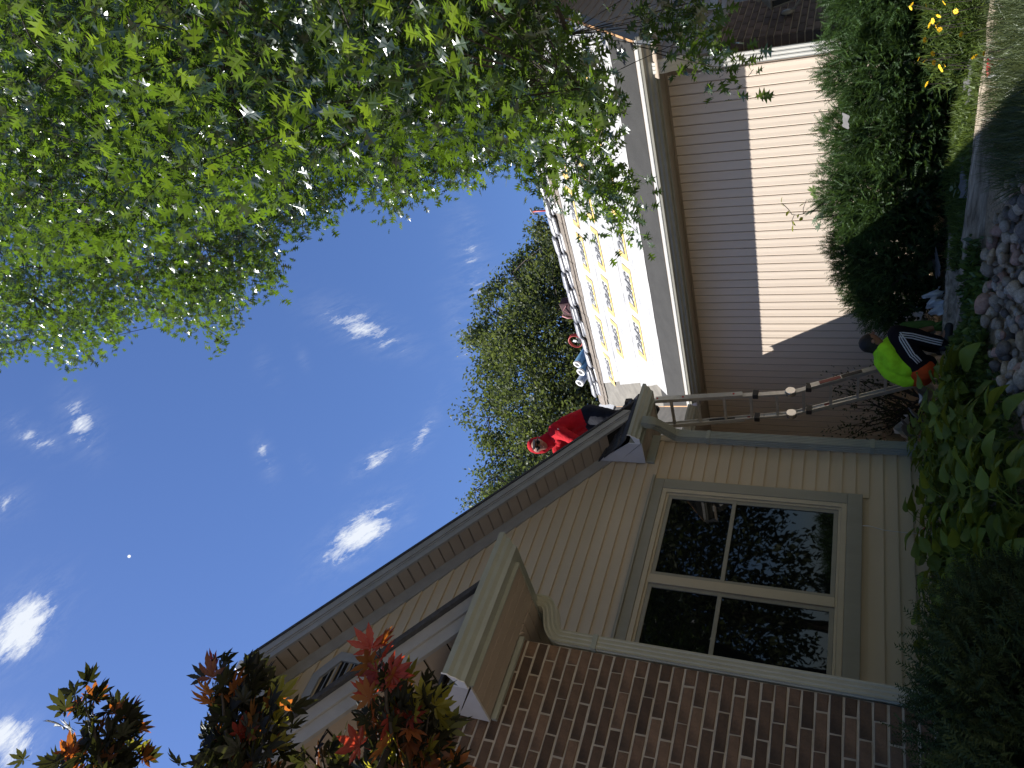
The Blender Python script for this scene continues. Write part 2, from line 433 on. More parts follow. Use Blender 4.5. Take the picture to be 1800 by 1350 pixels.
# laps, cut round the window and under the rake
WX0, WX1, WZ0, WZ1 = 2.55, 4.985, -0.128, 1.757
LAP = 0.1146
z = -0.64; k = 0
while z < 4.6:
    z0, z1 = z, z + LAP
    segs = [(-1.1, XR)]
    if z0 < WZ1 - 0.01 and z1 > WZ0 + 0.01: segs = [(-1.1, WX0 + 0.004), (WX1 - 0.004, XR)]
    for (a, b) in segs:
        poly = [(a, z0), (b, z0), (b, z1), (a, z1)]
        lim = RZ - SOF - 0.02
        poly = clip_poly(poly, PM, 1, lim + PM * RX); poly = clip_poly(poly, -PM, 1, lim - PM * RX)
        if z0 > 1.6 and len(poly) > 2: poly = clip_poly(poly, 1, 0, 5.575)
        if len(poly) < 3: continue
        V = []; n = len(poly)
        for (x, zz) in poly: V.append((x, B + 0.011 - 0.017 * (1 - (zz - z0) / LAP) - 0.004, zz))
        for (x, zz) in poly: V.append((x, B + 0.0115, zz))
        F = [tuple(range(n)), tuple(range(n, 2 * n))[::-1]] + [(i, n + i, n + (i + 1) % n, (i + 1) % n) for i in range(n)]
        link(bpy.data.objects.new('lap_board', mesh('lap_board', V, F, SIDING)), wall)
    z += LAP; k += 1
# corner post
MB().box(XR - 0.055, XR + 0.02, B - 0.018, B + 0.075, -0.66, 1.83).build('corner_trim', CREAM, house)
# frieze boards under the sloping soffit
fr = MB()
for s in (1, -1):
    x1 = RX + s * 3.05
    zt = lambda x: rz(x) - SOF + 0.02
    fr.prism([(RX, B - 0.022, zt(RX) - 0.0), (x1, B - 0.022, zt(x1)), (x1, B - 0.022, zt(x1) - 0.155), (RX, B - 0.022, zt(RX) - 0.155)], (0, 0.03, 0))
fr.build('frieze_board', RAKE, house)
# rake: fascia in two steps, soffit panels
for s in (1, -1):
    xe = RX + s * 3.42
    f = MB()
    f.prism([(RX, YF - 0.018, rz(RX)), (xe, YF - 0.018, rz(xe)), (xe, YF - 0.018, rz(xe) - 0.075), (RX, YF - 0.018, rz(RX) - 0.075)], (0, 0.05, 0))
    f.prism([(RX, YF, rz(RX) - 0.077), (xe, YF, rz(xe) - 0.077), (xe, YF, rz(xe) - SOF), (RX, YF, rz(RX) - SOF)], (0, 0.03, 0))
    f.prism([(RX, YF - 0.008, rz(RX) - 0.077), (xe, YF - 0.008, rz(xe) - 0.077), (xe, YF - 0.008, rz(xe) - 0.098), (RX, YF - 0.008, rz(RX) - 0.098)], (0, 0.008, 0))
    fo = f.build('rake_fascia', RAKE, house)
    dx = 0.0905; x = 0.02
    while x + dx < 3.1:
        a, b = RX + s * x, RX + s * (x + dx - 0.012)
        m_ = MB().prism([(a, YF + 0.031, rz(a) - SOF + 0.012), (b, YF + 0.031, rz(b) - SOF + 0.012), (b, YF + 0.031, rz(b) - SOF + 0.03), (a, YF + 0.031, rz(a) - SOF + 0.03)], (0, 0.266, 0))
        m_.build('soffit_panel', SOFFIT, house); x += dx
    MB().prism([(RX, YF + 0.032, rz(RX) - SOF + 0.032), (xe, YF + 0.032, rz(xe) - SOF + 0.032), (xe, YF + 0.032, rz(xe) - SOF + 0.042), (RX, YF + 0.032, rz(RX) - SOF + 0.042)], (0, 0.27, 0)).build('soffit_backing', DARKIN, house)
    xe2 = RX + s * 3.72
    MB().prism([(RX, YF - 0.03, rz(RX) + 0.004), (xe2, YF - 0.03, rz(xe2) + 0.004), (xe2, YF - 0.03, rz(xe2) + 0.03), (RX, YF - 0.03, rz(RX) + 0.03)], (0, 9.2, 0)).build('roof', SHINGLE, house)
# a white cap left at the very peak
MB().obox((RX - 0.06, YF + 0.05, RZ + 0.05), (0.05, 0, 0), (0, 0.06, 0), (0, 0, 0.03)).build('ridge_cap', WHITEP, house, bevel=0.02)

def cornice(x0, x1, yw, yf, zs, zf, ztop, zfr, sidex, yend, xwall, hasgut=True):
    """boxed eave return on the gable wall: soffit, end panel, small shingled roof, gutter that turns the corner"""
    q = MB()
    q.box(x0 + 0.012, x1 - 0.001, yf + 0.012, yw - 0.024, zs, zs + 0.01)
    q.build('soffit_backing', DARKIN, house)
    yy = yf + 0.012; 
    while yy < yw - 0.05:
        MB().box(x0 + 0.012, x1, yy, min(yy + 0.082, yw - 0.026), zs - 0.012, zs - 0.001).build('soffit_panel', SOFFIT, house); yy += 0.088
    # end panel of two sheets
    e = MB(); t = 0.012
    e.prism([(x0, yw - 0.024, zs - 0.014), (x0, yf, zs - 0.014), (x0, (yf * 0.25 + yw * 0.75), (zs + ztop) / 2 - 0.03), (x0, yw - 0.024, (zs + ztop) / 2 + 0.02)], (t, 0, 0)).build('end_panel', PALE, house)
    MB().prism([(x0 - 0.004, yf, zs - 0.002), (x0 - 0.004, yf, zf), (x0 - 0.004, yw - 0.024, ztop), (x0 - 0.004, yw - 0.024, (zs + ztop) / 2 + 0.024), (x0 - 0.004, (yf * 0.25 + yw * 0.75), (zs + ztop) / 2 - 0.026)], (t, 0, 0)).build('end_panel', PALE, house)
    # fascia and little roof
    MB().box(x0 + 0.014, x1 + 0.012, yf, yf + 0.011, zs - 0.02, zf).build('fascia', GUTTER, house)
    n = 4
    for i in range(n):
        a0 = i / n; a1 = (i + 1) / n
        P = lambda a, dz: (yf - 0.05 + (yw - 0.02 - yf + 0.05) * a, zf + 0.012 + (ztop - zf) * a + dz)
        ya, za = P(a0, 0.010 + 0.004 * (n - i)); yb, zb = P(a1, 0.004 + 0.004 * (n - i))
        xx = x0 - 0.02
        while xx < x1 + 0.04:
            wdt = random.uniform(0.16, 0.28); xe = min(xx + wdt, x1 + 0.05)
            jj = random.uniform(-0.012, 0.012)
            MB().prism([(xx, ya + jj, za), (xx, yb + 0.02, zb), (xx, yb + 0.02, zb - 0.012), (xx, ya + jj, za - 0.016)], (xe - xx - 0.004, 0, 0)).build('shingle', SHINGLE, house)
            xx = xe + 0.001
            if xe >= x1 + 0.05: break
    # frieze below the soffit
    MB().box(x0 + 0.02, x1 - (x1 - xwall), yw - 0.03, yw - 0.001, zfr, zs - 0.014).build('frieze_board', GUTTER, house)
    # side soffit and fascia, running back
    q = MB(); q.box(xwall + 0.01, x1, yw - 0.022, yend, zs, zs + 0.01); q.build('soffit_backing', DARKIN, house)
    xx = xwall + 0.005
    while xx < x1 - 0.02:
        MB().box(xx, min(xx + 0.082, x1), yw - 0.022, yend, zs - 0.012, zs - 0.001).build('soffit_panel', SOFFIT, house); xx += 0.088
    MB().box(x1 + 0.001, x1 + 0.012, yf + 0.012, yend, zs - 0.02, zf).build('fascia', GUTTER, house)
    h, d = 0.115, 0.12
    prof = [(0, 0), (0, -h), (0.55 * d, -h), (0.62 * d, -0.78 * h), (0.80 * d, -0.62 * h), (0.84 * d, -0.42 * h), (d, -0.28 * h), (d, 0.0), (0.93 * d, 0.0), (0.93 * d, -0.02), (0.93 * d, -0.25 * h), (0.06 * d, -0.6 * h), (0.06 * d, 0)]
    n = len(prof); V = [(x0, yf - .001 - u, zf + v) for u, v in prof] + [(x1 + .013 + u, yf - .001 - u, zf + v) for u, v in prof] + [(x1 + .013 + u, yend, zf + v) for u, v in prof]
    g = MB().add(V, [tuple(range(n)), tuple(range(2 * n, 3 * n))[::-1]] + [(k * n + i, k * n + (i + 1) % n, (k + 1) * n + (i + 1) % n, (k + 1) * n + i) for k in (0, 1) for i in range(n)])
    go = g.build('gutter', GUTTER, house)
    cap = MB(); gutter_mb(cap, (x0 - 0.006, yf - 0.0005, zf + 0.004), (x0 - 0.001, yf - 0.0005, zf + 0.004), (0, -1, 0), h=0.122, d=0.124)
    cap.build('end_cap', WHITEP, go)
cornice(5.185, 5.82, B, 5.55, 1.915, 2.03, 2.40, 1.815, 5.82, 13.5, XR)
# tall downspout at the right corner
downspout('downspout', [(5.42, 5.475, 1.93), (5.42, 5.475, 1.83), (5.475, 5.56, 1.80), (5.56, 5.775, 1.66), (5.566, 5.795, 1.60), (5.566, 5.795, -0.62)], 0.105, 0.075, (1, 0, 0), GUTTER, house, 5)
for zj in (1.30, -0.22): MB().box(5.508, 5.624, 5.752, 5.838, zj, zj + .035).build('downspout_joint', GUTTER, house)

# window: flat trim, vinyl frame, two double hung units
win = MB()
win.box(WX0, WX1, B - 0.045, B + 0.004, WZ1 - 0.095, WZ1)
win.box(WX0 - 0.03, WX1 + 0.03, B - 0.062, B + 0.004, WZ1, WZ1 + 0.028)
win.box(WX0, WX1, B - 0.045, B + 0.004, WZ0, WZ0 + 0.125)
win.box(WX1 - 0.115, WX1, B - 0.0451, B + 0.004, WZ0 + 0.126, WZ1 - 0.096); win.box(WX0, WX0 + 0.115, B - 0.0451, B + 0.004, WZ0 + 0.126, WZ1 - 0.096)
wino = win.build('window', WTRIM, house, bevel=0.004)
fx0, fx1, fz0, fz1 = WX0 + 0.116, WX1 - 0.116, WZ0 + 0.127, WZ1 - 0.097
fm = MB()
def ring(mb, x0, x1, z0, z1, wd, ya, yb):
    mb.box(x0, x1, ya, yb, z1 - wd, z1); mb.box(x0, x1, ya, yb, z0, z0 + wd); mb.box(x0, x0 + wd, ya, yb, z0 + wd, z1 - wd); mb.box(x1 - wd, x1, ya, yb, z0 + wd, z1 - wd)
ring(fm, fx0, fx1, fz0, fz1, 0.045, B - 0.040, B + 0.003)
ring(fm, fx0 + 0.046, fx1 - 0.046, fz0 + 0.046, fz1 - 0.046, 0.022, B - 0.026, B + 0.002)
xm = 3.83
fm.box(xm - 0.045, xm + 0.045, B - 0.034, B + 0.002, fz0 + 0.069, fz1 - 0.069)
fm.build('window_frame', CREAM, wino, bevel=0.003)
zr = 0.965
for (a, b) in ((fx0 + 0.069, xm - 0.046), (xm + 0.046, fx1 - 0.069)):
    for (c, d, yo) in ((fz0 + 0.07, zr + 0.02, 0.0), (zr - 0.016, fz1 - 0.07, -0.004)):
        s = MB(); wd = 0.036
        ring(s, a, b, c, d, wd, B - 0.016 + yo, B - 0.001 + yo * 0.1)
        s.build('sash', WTRIM, wino, bevel=0.002)
        MB().box(a + wd - 0.004, b - wd + 0.004, B - 0.0065 + yo * 0.5, B - 0.0045 + yo * 0.5, c + wd - 0.004, d - wd + 0.004).build('pane', GLASS, wino)
MB().box(fx0 + 0.05, fx1 - 0.05, B - 0.0035, B + 0.001, fz0 + 0.05, fz1 - 0.05).build('unlit_room_sheet', DARKIN, wino)  # near-black sheet standing in for the unlit room behind the panes

# louvred octagon vent high in the gable
vx, vz, vr = 2.245, 4.02, 0.36
oc = [(vr, 0.19), (0.11, vr), (-0.11, vr), (-vr, 0.19), (-vr, -0.19), (-0.11, -vr), (0.11, -vr), (vr, -0.19)]
vm = MB(); n = 8
outer = [(vx + x, vz + z_) for x, z_ in oc]; inner = [(vx + x * 0.78, vz + z_ * 0.78) for x, z_ in oc]
for i in range(n):
    j = (i + 1) % n
    vm.prism([(outer[i][0], B - 0.035, outer[i][1]), (outer[j][0], B - 0.035, outer[j][1]), (inner[j][0], B - 0.035, inner[j][1]), (inner[i][0], B - 0.035, inner[i][1])], (0, 0.036, 0))
vo = vm.build('gable_vent', RAKE, house)
MB().prism([(x, B - 0.004, z_) for x, z_ in inner], (0, 0.004, 0)).build('vent_backing', DARKIN, vo)
zz = vz - 0.25
while zz < vz + 0.25:
    hw = 0.275 if abs(zz - vz) < 0.15 else 0.275 - (abs(zz - vz) - 0.15) * 1.5
    MB().prism([(vx - hw, B - 0.030, zz - 0.016), (vx + hw, B - 0.030, zz - 0.016), (vx + hw, B - 0.008, zz + 0.006), (vx - hw, B - 0.008, zz + 0.006)], (0, 0.002, 0.007)).build('slat', RAKE, vo)
    zz += 0.052

# ---------------- brick bay
YB = 4.08; XB = 2.13; BRX = 0.0; BYF = 3.69
def brz(x): return 2.007 - 0.795 * (x - 2.13) if x > BRX else 2.007 + 0.795 * 2.13 + 0.795 * x
BZ = brz(BRX)
bay = MB().prism([(-XB, YB + 0.001, -1.15), (XB - 0.006, YB + 0.001, -1.15), (XB - 0.006, YB + 0.001, 1.79), (XB - 0.006, YB + 0.001, 1.93), (BRX, YB + 0.001, BZ - 0.19), (-XB, YB + 0.001, 1.93)], (0, 1.77, 0)).build('brick_wall', MORTAR, house)
CH, BL = 0.0677, 0.2096
def brick_mesh(l, seed):
    r = random.Random(seed); bm = bmesh.new(); bmesh.ops.create_cube(bm, size=1.0)
    for v in bm.verts:
        v.co = Vector((v.co.x * l, v.co.y * 0.05, v.co.z * 0.0560))
    bmesh.ops.bevel(bm, geom=[e for e in bm.edges if abs((e.verts[0].co.y + e.verts[1].co.y)) < -1 or (e.verts[0].co.y < 0 and e.verts[1].co.y < 0)], offset=0.004, segments=1, affect='EDGES')
    for v in bm.verts:
        if v.co.y < 0: v.co += Vector((r.uniform(-.0022, .0022), r.uniform(-.0015, .0015), r.uniform(-.0022, .0022)))
    me = bpy.data.meshes.new('brick'); bm.to_mesh(me); bm.free(); me.materials.append(BRICK); return me
BM_ = [brick_mesh(BL - 0.011, i) for i in range(5)]; BMH = [brick_mesh(BL / 2 - 0.011, 20 + i) for i in range(3)]
spots = []
row = 0; z = -1.1
while z < 3.4:
    x = XB - 0.002; half = row % 2
    first = True
    while x > -2.0:
        l = BL / 2 if (first and half) else BL
        first = False
        cx, cz = x - l / 2, z + CH / 2
        if cz + 0.04 < brz(cx + (0.1 if cx > 0 else -0.1)) - 0.17:
            spots.append((cx, cz, l))
        x -= l
    z += CH; row += 1
def vis_key(s):                     # bricks the lens can see first, nearest first
    P = Vector((s[0], YB, s[1])); c = (P.dot(RIGHT), P.dot(UP), P.dot(FWD))
    U = 675 + 1350 * c[0] / c[2]; V = 900 - 1350 * c[1] / c[2]
    hid = not (-30 < U and V < 1640)
    return (hid, P.length)
spots.sort(key=vis_key)
rest = []
for i, (cx, cz, l) in enumerate(spots):
    me = random.choice(BMH if l < 0.15 else BM_)
    jx, jy, jz = random.uniform(-.002, .002), random.uniform(-.0025, .0025), random.uniform(-.0015, .0015)
    if i < 300:
        o = bpy.data.objects.new('brick', me); link(o, bay); o.location = (cx + jx, YB + 0.020 + jy, cz + jz)
        o.rotation_euler = (0, random.uniform(-.006, .006), random.uniform(-.006, .006))
    else: rest.append((cx + jx, YB + 0.020 + jy, cz + jz, l))
rb = MB()
for (x, y, zz, l) in rest: rb.box(x - l / 2 + .0055, x + l / 2 - .0055, y - .025, y + .025, zz - .029, zz + .029)
# bricks round the corner, on the side of the bay
z = -1.1; row = 0
while z < 1.74:
    y = YB + 0.03 + (0.0 if row % 2 else 0.1)
    while y < 5.8:
        rb.box(XB - 0.03, XB - 0.001, y, min(y + BL - 0.011, 5.83), z + .005, z + .063); y += BL
    z += CH; row += 1
ro = rb.build('brickwork', BRICK, bay); ro['kind'] = 'stuff'
# bay rake, soffit, roof
for s in (1, -1):
    xe = 2.16 * s
    f = MB()
    f.prism([(0, BYF - 0.016, BZ), (xe, BYF - 0.016, brz(xe)), (xe, BYF - 0.016, brz(xe) - 0.09), (0, BYF - 0.016, BZ - 0.09)], (0, 0.05, 0))
    f.prism([(0, BYF, BZ - 0.092), (xe, BYF, brz(xe) - 0.092), (xe, BYF, brz(xe) - 0.185), (0, BYF, BZ - 0.185)], (0, 0.03, 0))
    f.build('rake_fascia', RAKE, house)
    x = 0.02
    while x + 0.125 < 2.15:
        a, b = s * x, s * (x + 0.108)
        MB().prism([(a, BYF + 0.031, brz(a) - 0.172), (b, BYF + 0.031, brz(b) - 0.172), (b, BYF + 0.031, brz(b) - 0.155), (a, BYF + 0.031, brz(a) - 0.155)], (0, 0.355, 0)).build('soffit_panel', SOFFIT, house); x += 0.122
    MB().prism([(0, BYF + 0.032, BZ - 0.153), (xe, BYF + 0.032, brz(xe) - 0.153), (xe, BYF + 0.032, brz(xe) - 0.14), (0, BYF + 0.032, BZ - 0.14)], (0, 0.36, 0)).build('soffit_backing', DARKIN, house)
    MB().prism([(0, YB - 0.03, BZ - 0.186), (xe, YB - 0.03, brz(xe) - 0.186), (xe, YB - 0.03, brz(xe) - 0.205), (0, YB - 0.03, BZ - 0.205)], (0, 0.035, 0)).build('frieze_board', SOFFIT, house)
    xe2 = s * 2.37
    zz0 = brz(xe2) if s > 0 else brz(-2.37)
    MB().prism([(0, BYF - 0.05, BZ + 0.004), (xe2, BYF - 0.05, zz0 + 0.004), (xe2, BYF - 0.05, zz0 + 0.04), (0, BYF - 0.05, BZ + 0.04)], (0, 2.2, 0)).build('roof', SHINGLE, house)
cornice(1.59, 2.39, YB, 3.68, 1.81, 1.93, 2.15, 1.765, 2.39, 5.82, XB)
downspout('downspout', [(2.452, 4.19, 1.84), (2.452, 4.19, 1.745), (2.40, 4.175, 1.70), (2.235, 4.115, 1.63), (2.178, 4.095, 1.58), (2.178, 4.095, 1.50), (2.178, 4.095, -0.80)], 0.075, 0.085, (0, 1, 0), mat('olive_downspout', (0.34, 0.335, 0.26), 0.42, 0.1, 6), house, 3)
MB().box(2.131, 2.224, 4.048, 4.144, 1.32, 1.35).build('downspout_joint', GUTTER, house)
# ================================================================== GARAGE WING (right, being re-roofed) with the porch roof
garage = thing('garage', 'garage wing with vertical beige siding and stripped roof covered in white underlayment', 'garage', (9.85, 6, -0.75))
GX, GY0, EX, EZ, GP, GRX = 7.7, 2.706, 7.25, 1.93, 0.88, 9.85
def gzr(x): return EZ + GP * (x - EX) if x < GRX else EZ + GP * (2 * GRX - x - EX)
GRZ = gzr(GRX)
gw = MB().prism([(GX + 0.012, GY0 + 0.02, -0.62), (12.0, GY0 + 0.02, -0.62), (12.0, GY0 + 0.02, 1.80), (GRX, GY0 + 0.02, GRZ - 0.25), (GX + 0.012, GY0 + 0.02, 1.80)], (0, 8.5, 0)).build('wall', VSIDING, garage)
MB().box(GX + 0.03, 11.9, GY0 + 0.05, 11.1, -1.2, -0.622).build('foundation', CONC, garage)
DRAIN = mat('siding_seam', (0.30, 0.235, 0.185), 0.7, 0.1, 8)
BW = 0.1078; y = 2.865
MB().box(GX + 0.004, GX + 0.011, GY0 + 0.03, 11, -0.6, 1.78).build('seam_backing', DRAIN, gw)
k = 0
bb = None
while y < 10.2:
    a, b = y, y + BW - 0.0075
    q = [(GX + 0.010, a), (GX - 0.004, a), (GX - 0.006, a + 0.012), (GX - 0.0035, (a + b) / 2), (GX - 0.006, b - 0.012), (GX + 0.002, b), (GX + 0.010, b)]
    if bb is None: bb = MB().prism([(px, py - y, -0.60) for px, py in q], (0, 0, 2.385)).build('siding_board', VSIDING, gw); bb.location = (0, y, 0)
    else:
        o = bb.copy(); C.objects.link(o); o.parent = gw; o.location = (0, y, 0)
    y += BW
MB().box(GX - 0.012, GX + 0.005, GY0 + 0.10, 10.2, -0.62, -0.598).build('starter_strip', VSIDING, garage)
MB().box(GX - 0.012, GX + 0.006, GY0 + 0.10, 10.2, 1.766, 1.79).build('frieze_channel', SOFFIT, garage)
# eave: soffit planks, fascia, gutter with bright lip
for i in range(3):
    MB().box(7.402 + i * 0.098, 7.402 + i * 0.098 + 0.091, 2.36, 9.9, 1.791, 1.80).build('soffit_panel', SOFFIT, garage)
MB().box(7.40, 7.71, 2.36, 9.9, 1.801, 1.81).build('soffit_backing', DARKIN, garage)
MB().box(7.372, 7.40, 2.352, 6.98, 1.775, 1.925).build('fascia', TRIM, garage)
g = MB(); gutter_mb(g, (7.371, 2.30, 1.905), (7.371, 6.95, 1.905), (-1, 0, 0), h=0.11, d=0.12)
gg = g.build('gutter', TRIM, garage)
lip = MB(); lip.box(7.247, 7.262, 2.30, 4.9, 1.9055, 1.909); lip.box(7.247, 7.262, 4.905, 6.95, 1.9055, 1.909); lip.build('gutter_lip', WHITEP, gg)
MB().box(7.252, 7.262, 2.33, 7.03, 1.913, 1.9415).box(7.262, 7.36, 2.33, 7.03, 1.938, 1.9412).build('drip_edge', WHITEP, garage)
# roof deck and its coverings; the left end runs up a valley
def gpoly(xa, xb, ya, yb, lift, th, valley=None):
    """slab on the front slope between x=xa..xb, its far end cut along the valley if asked"""
    ya2, yb2 = (yb, yb) if valley is None else (7.0 + (xa - EX) + valley, 7.0 + (xb - EX) + valley)
    nrm = Vector((-GP, 0, 1)).normalized()
    P = [Vector((xa, ya, gzr(xa))), Vector((xb, ya, gzr(xb))), Vector((xb, yb2, gzr(xb))), Vector((xa, ya2, gzr(xa)))]
    return [p + nrm * lift for p in P], nrm * th
P, e = gpoly(EX + 0.015, GRX, 2.35, 9.6, -0.02, 0.02, 0.0); MB().prism(P, e).build('roof_deck', WOOD, garage)
MB().prism([(GRX, 2.35, GRZ - 0.02), (12.45, 2.35, gzr(12.45) - 0.02), (12.45, 2.35, gzr(12.45)), (GRX, 2.35, GRZ)], (0, 8.2, 0)).build('roof', SHINGLE, garage)
P, e = gpoly(EX + 0.02, 7.80, 2.352, 7.1, 0.002, 0.003, -0.02); MB().prism(P, e).build('eave_membrane', MEMBR, garage)
P, e = gpoly(7.79, 9.70, 6.2, 9.6, 0.0015, 0.002, -0.01)
MB().prism(P, e).build('valley_membrane', MEMBR2, garage)
def underlay_mat():
    m, nt, p = nodes('white_underlayment'); N = nt.nodes.new; L = nt.links.new
    t = N('ShaderNodeTexCoord')
    mpn = N('ShaderNodeMapping'); mpn.inputs['Scale'].default_value = (1.0, 0.35, 1.0); L(t.outputs['Object'], mpn.inputs[0])
    n1 = N('ShaderNodeTexNoise'); n1.inputs['Scale'].default_value = 7; n1.inputs['Detail'].default_value = 7; L(mpn.outputs[0], n1.inputs['Vector'])
    # faint small print: broken grey rows running along the roll
    mp2 = N('ShaderNodeMapping'); mp2.inputs['Scale'].default_value = (26, 70, 0); L(t.outputs['Object'], mp2.inputs[0])
    n2 = N('ShaderNodeTexNoise'); n2.inputs['Scale'].default_value = 1.0; n2.inputs['Detail'].default_value = 2; L(mp2.outputs[0], n2.inputs['Vector'])
    wv = N('ShaderNodeTexWave'); wv.wave_type = 'BANDS'; wv.bands_direction = 'X'; wv.inputs['Scale'].default_value = 5.5; wv.inputs['Distortion'].default_value = 0.0; L(t.outputs['Object'], wv.inputs['Vector'])
    gt = N('ShaderNodeMath'); gt.operation = 'GREATER_THAN'; gt.inputs[1].default_value = 0.56; L(n2.outputs['Fac'], gt.inputs[0])
    g2 = N('ShaderNodeMath'); g2.operation = 'GREATER_THAN'; g2.inputs[1].default_value = 0.62; L(wv.outputs['Fac'], g2.inputs[0])
    mu = N('ShaderNodeMath'); mu.operation = 'MULTIPLY'; L(gt.outputs[0], mu.inputs[0]); L(g2.outputs[0], mu.inputs[1])
    m3 = N('ShaderNodeMath'); m3.operation = 'MULTIPLY'; m3.inputs[1].default_value = 0.60; L(mu.outputs[0], m3.inputs[0])
    cr = N('ShaderNodeValToRGB'); cr.color_ramp.elements[0].color = (0.33, 0.335, 0.34, 1); cr.color_ramp.elements[1].color = (0.48, 0.48, 0.475, 1); cr.color_ramp.elements[0].position = 0.33; cr.color_ramp.elements[1].position = 0.6
    L(n1.outputs['Fac'], cr.inputs[0])
    mx = N('ShaderNodeMix'); mx.data_type = 'RGBA'; L(m3.outputs[0], mx.inputs[0]); L(cr.outputs[0], mx.inputs[6]); mx.inputs[7].default_value = (0.22, 0.23, 0.25, 1)
    L(mx.outputs[2], p.inputs['Base Color']); p.inputs['Roughness'].default_value = 0.6
    b = N('ShaderNodeBump'); b.inputs['Strength'].default_value = 0.5; b.inputs['Distance'].default_value = 0.02; L(n1.outputs['Fac'], b.inputs['Height']); L(b.outputs[0], p.inputs['Normal'])
    return m
UND = underlay_mat()
YEL = mat('yellow_print', (0.70, 0.47, 0.14), 0.6, 0.08, 10); INK = mat('grey_print', (0.13, 0.135, 0.145), 0.6, 0.15, 12)
cu = bpy.data.curves.new('print', 'FONT'); cu.body = 'SPEC'; cu.size = 0.2; cu.shear = 0.35; cu.align_x = 'CENTER'; cu.align_y = 'CENTER'; cu.offset = 0.006; cu.space_character = 1.22
to = bpy.data.objects.new('print', cu); C.objects.link(to)
dg = bpy.context.evaluated_depsgraph_get(); tm = bpy.data.meshes.new_from_object(to.evaluated_get(dg)); bpy.data.objects.remove(to)
tm.materials.clear(); tm.materials.append(INK); tm.name = 'logo_print'
tw = max(v.co.x for v in tm.vertices) - min(v.co.x for v in tm.vertices)
SL = Vector((1, 0, GP)).normalized()          # up the slope
NR = Vector((-GP, 0, 1)).normalized()
rows = [(7.655, 8.30, 0.010), (8.29, 8.93, 0.0135), (8.92, 9.52, 0.017)]
boxes = [(8.10, 0.7, -0.18), (8.72, 0.66, 0.22), (9.18, 0.62, -0.05)]
for (xa, xb, lift), (bx, bl, off) in zip(rows, boxes):
    V = []; ny = 40; nx = 6
    for j in range(ny + 1):
        for i in range(nx + 1):
            x = xa + (xb - xa) * i / nx; yend = 7.0 + (x - EX) - 0.42 - 0.12 * (xa - 7.6)
            if xa < 7.7 and x < 7.9: yend = 7.18
            yy = 2.36 + (yend - 2.36) * j / ny
            wob = 0.0013 * math.sin(9 * yy + 13 * x) + 0.0011 * math.sin(23 * yy - 5 * x)
            V.append(Vector((x, yy, gzr(x))) + NR * (lift + wob))
    F = [(j * (nx + 1) + i, j * (nx + 1) + i + 1, (j + 1) * (nx + 1) + i + 1, (j + 1) * (nx + 1) + i) for j in range(ny) for i in range(nx)]
    sh = bpy.data.objects.new('underlayment_sheet', mesh('underlayment_sheet', V, F, UND, True)); link(sh, garage)
    y = 2.55 + off + (0.5 if bx == 8.10 else 0)
    while y + bl < 7.0 + (bx - EX) - 0.42:
        c = Vector((bx, y + bl / 2, gzr(bx))) + NR * (lift + 0.006)
        hh = 0.115
        fr = MB(); L2 = bl / 2
        # yellow bracket: bar down-slope, ends turned up
        for (u0, u1, v0, v1) in ((-L2, L2, -hh, -hh + 0.045), (-L2, -L2 + 0.085, -hh + 0.045, hh * 0.9), (L2 - 0.085, L2, -hh + 0.045, hh * 0.9)):
            fr.obox(c + Vector((0, 1, 0)) * ((u0 + u1) / 2) + SL * ((v0 + v1) / 2), Vector((0, 1, 0)) * ((u1 - u0) / 2), SL * ((v1 - v0) / 2), NR * 0.0008)
        fo = fr.build('printed_frame', YEL, sh)
        t = bpy.data.objects.new('printed_letters', tm); link(t, sh)
        sc_ = (bl - 0.19) / tw
        R_ = Matrix((Vector((0, 1, 0)), -SL, NR)).transposed()
        t.matrix_local = Matrix.Translation(c + SL * 0.03 + NR * 0.004) @ R_.to_4x4() @ Matrix.Diagonal((sc_, sc_ * 1.15, 1, 1))
        y += bl + 0.13
# strip of old shingles below the ridge
y = 2.4
while y < 9.2:
    wd = random.uniform(0.28, 0.36)
    for (xa, xb, lf) in ((9.515, 9.72, 0.012), (9.60, 9.82, 0.026)):
        P, e = gpoly(xa + random.uniform(-.02, .02), xb, y, y + wd - 0.006, lf + random.uniform(0, .004), 0.010)
        MB().prism(P, e).build('old_shingle', OLDSH, garage)
    y += wd
# gable end facing the drive: brick below, laps above, rake
RYF = 2.35
for s in (1, -1):
    xa = EX + 0.0 if s > 0 else 2 * GRX - EX
    f = MB()
    f.prism([(xa, RYF - 0.015, gzr(xa) - 0.012), (GRX, RYF - 0.015, GRZ - 0.012), (GRX, RYF - 0.015, GRZ - 0.10), (xa, RYF - 0.015, gzr(xa) - 0.10)], (0, 0.04, 0))
    f.prism([(xa, RYF, gzr(xa) - 0.102), (GRX, RYF, GRZ - 0.102), (GRX, RYF, GRZ - 0.20), (xa, RYF, gzr(xa) - 0.20)], (0, 0.03, 0))
    f.build('rake_fascia', mat('slate_rake_metal', (0.15, 0.165, 0.19), 0.4, 0.1, 6), garage)
    MB().prism([(xa, RYF + 0.03, gzr(xa) - 0.19), (GRX, RYF + 0.03, GRZ - 0.19), (GRX, RYF + 0.03, GRZ - 0.18), (xa, RYF + 0.03, gzr(xa) - 0.18)], (0, 0.33, 0)).build('soffit_panel', SOFFIT, garage)
    MB().prism([(xa - 0.0, RYF - 0.02, gzr(xa) + 0.001), (GRX, RYF - 0.02, GRZ + 0.001), (GRX, RYF - 0.02, GRZ + 0.006), (xa, RYF - 0.02, gzr(xa) + 0.006)], (0, 0.03, 0)).build('deck_edge', WOOD, garage)
GSIDE = mat('grey_lap_siding', (0.30, 0.28, 0.27), 0.5, 0.05, 4, objvar=0.03)
z = 1.33
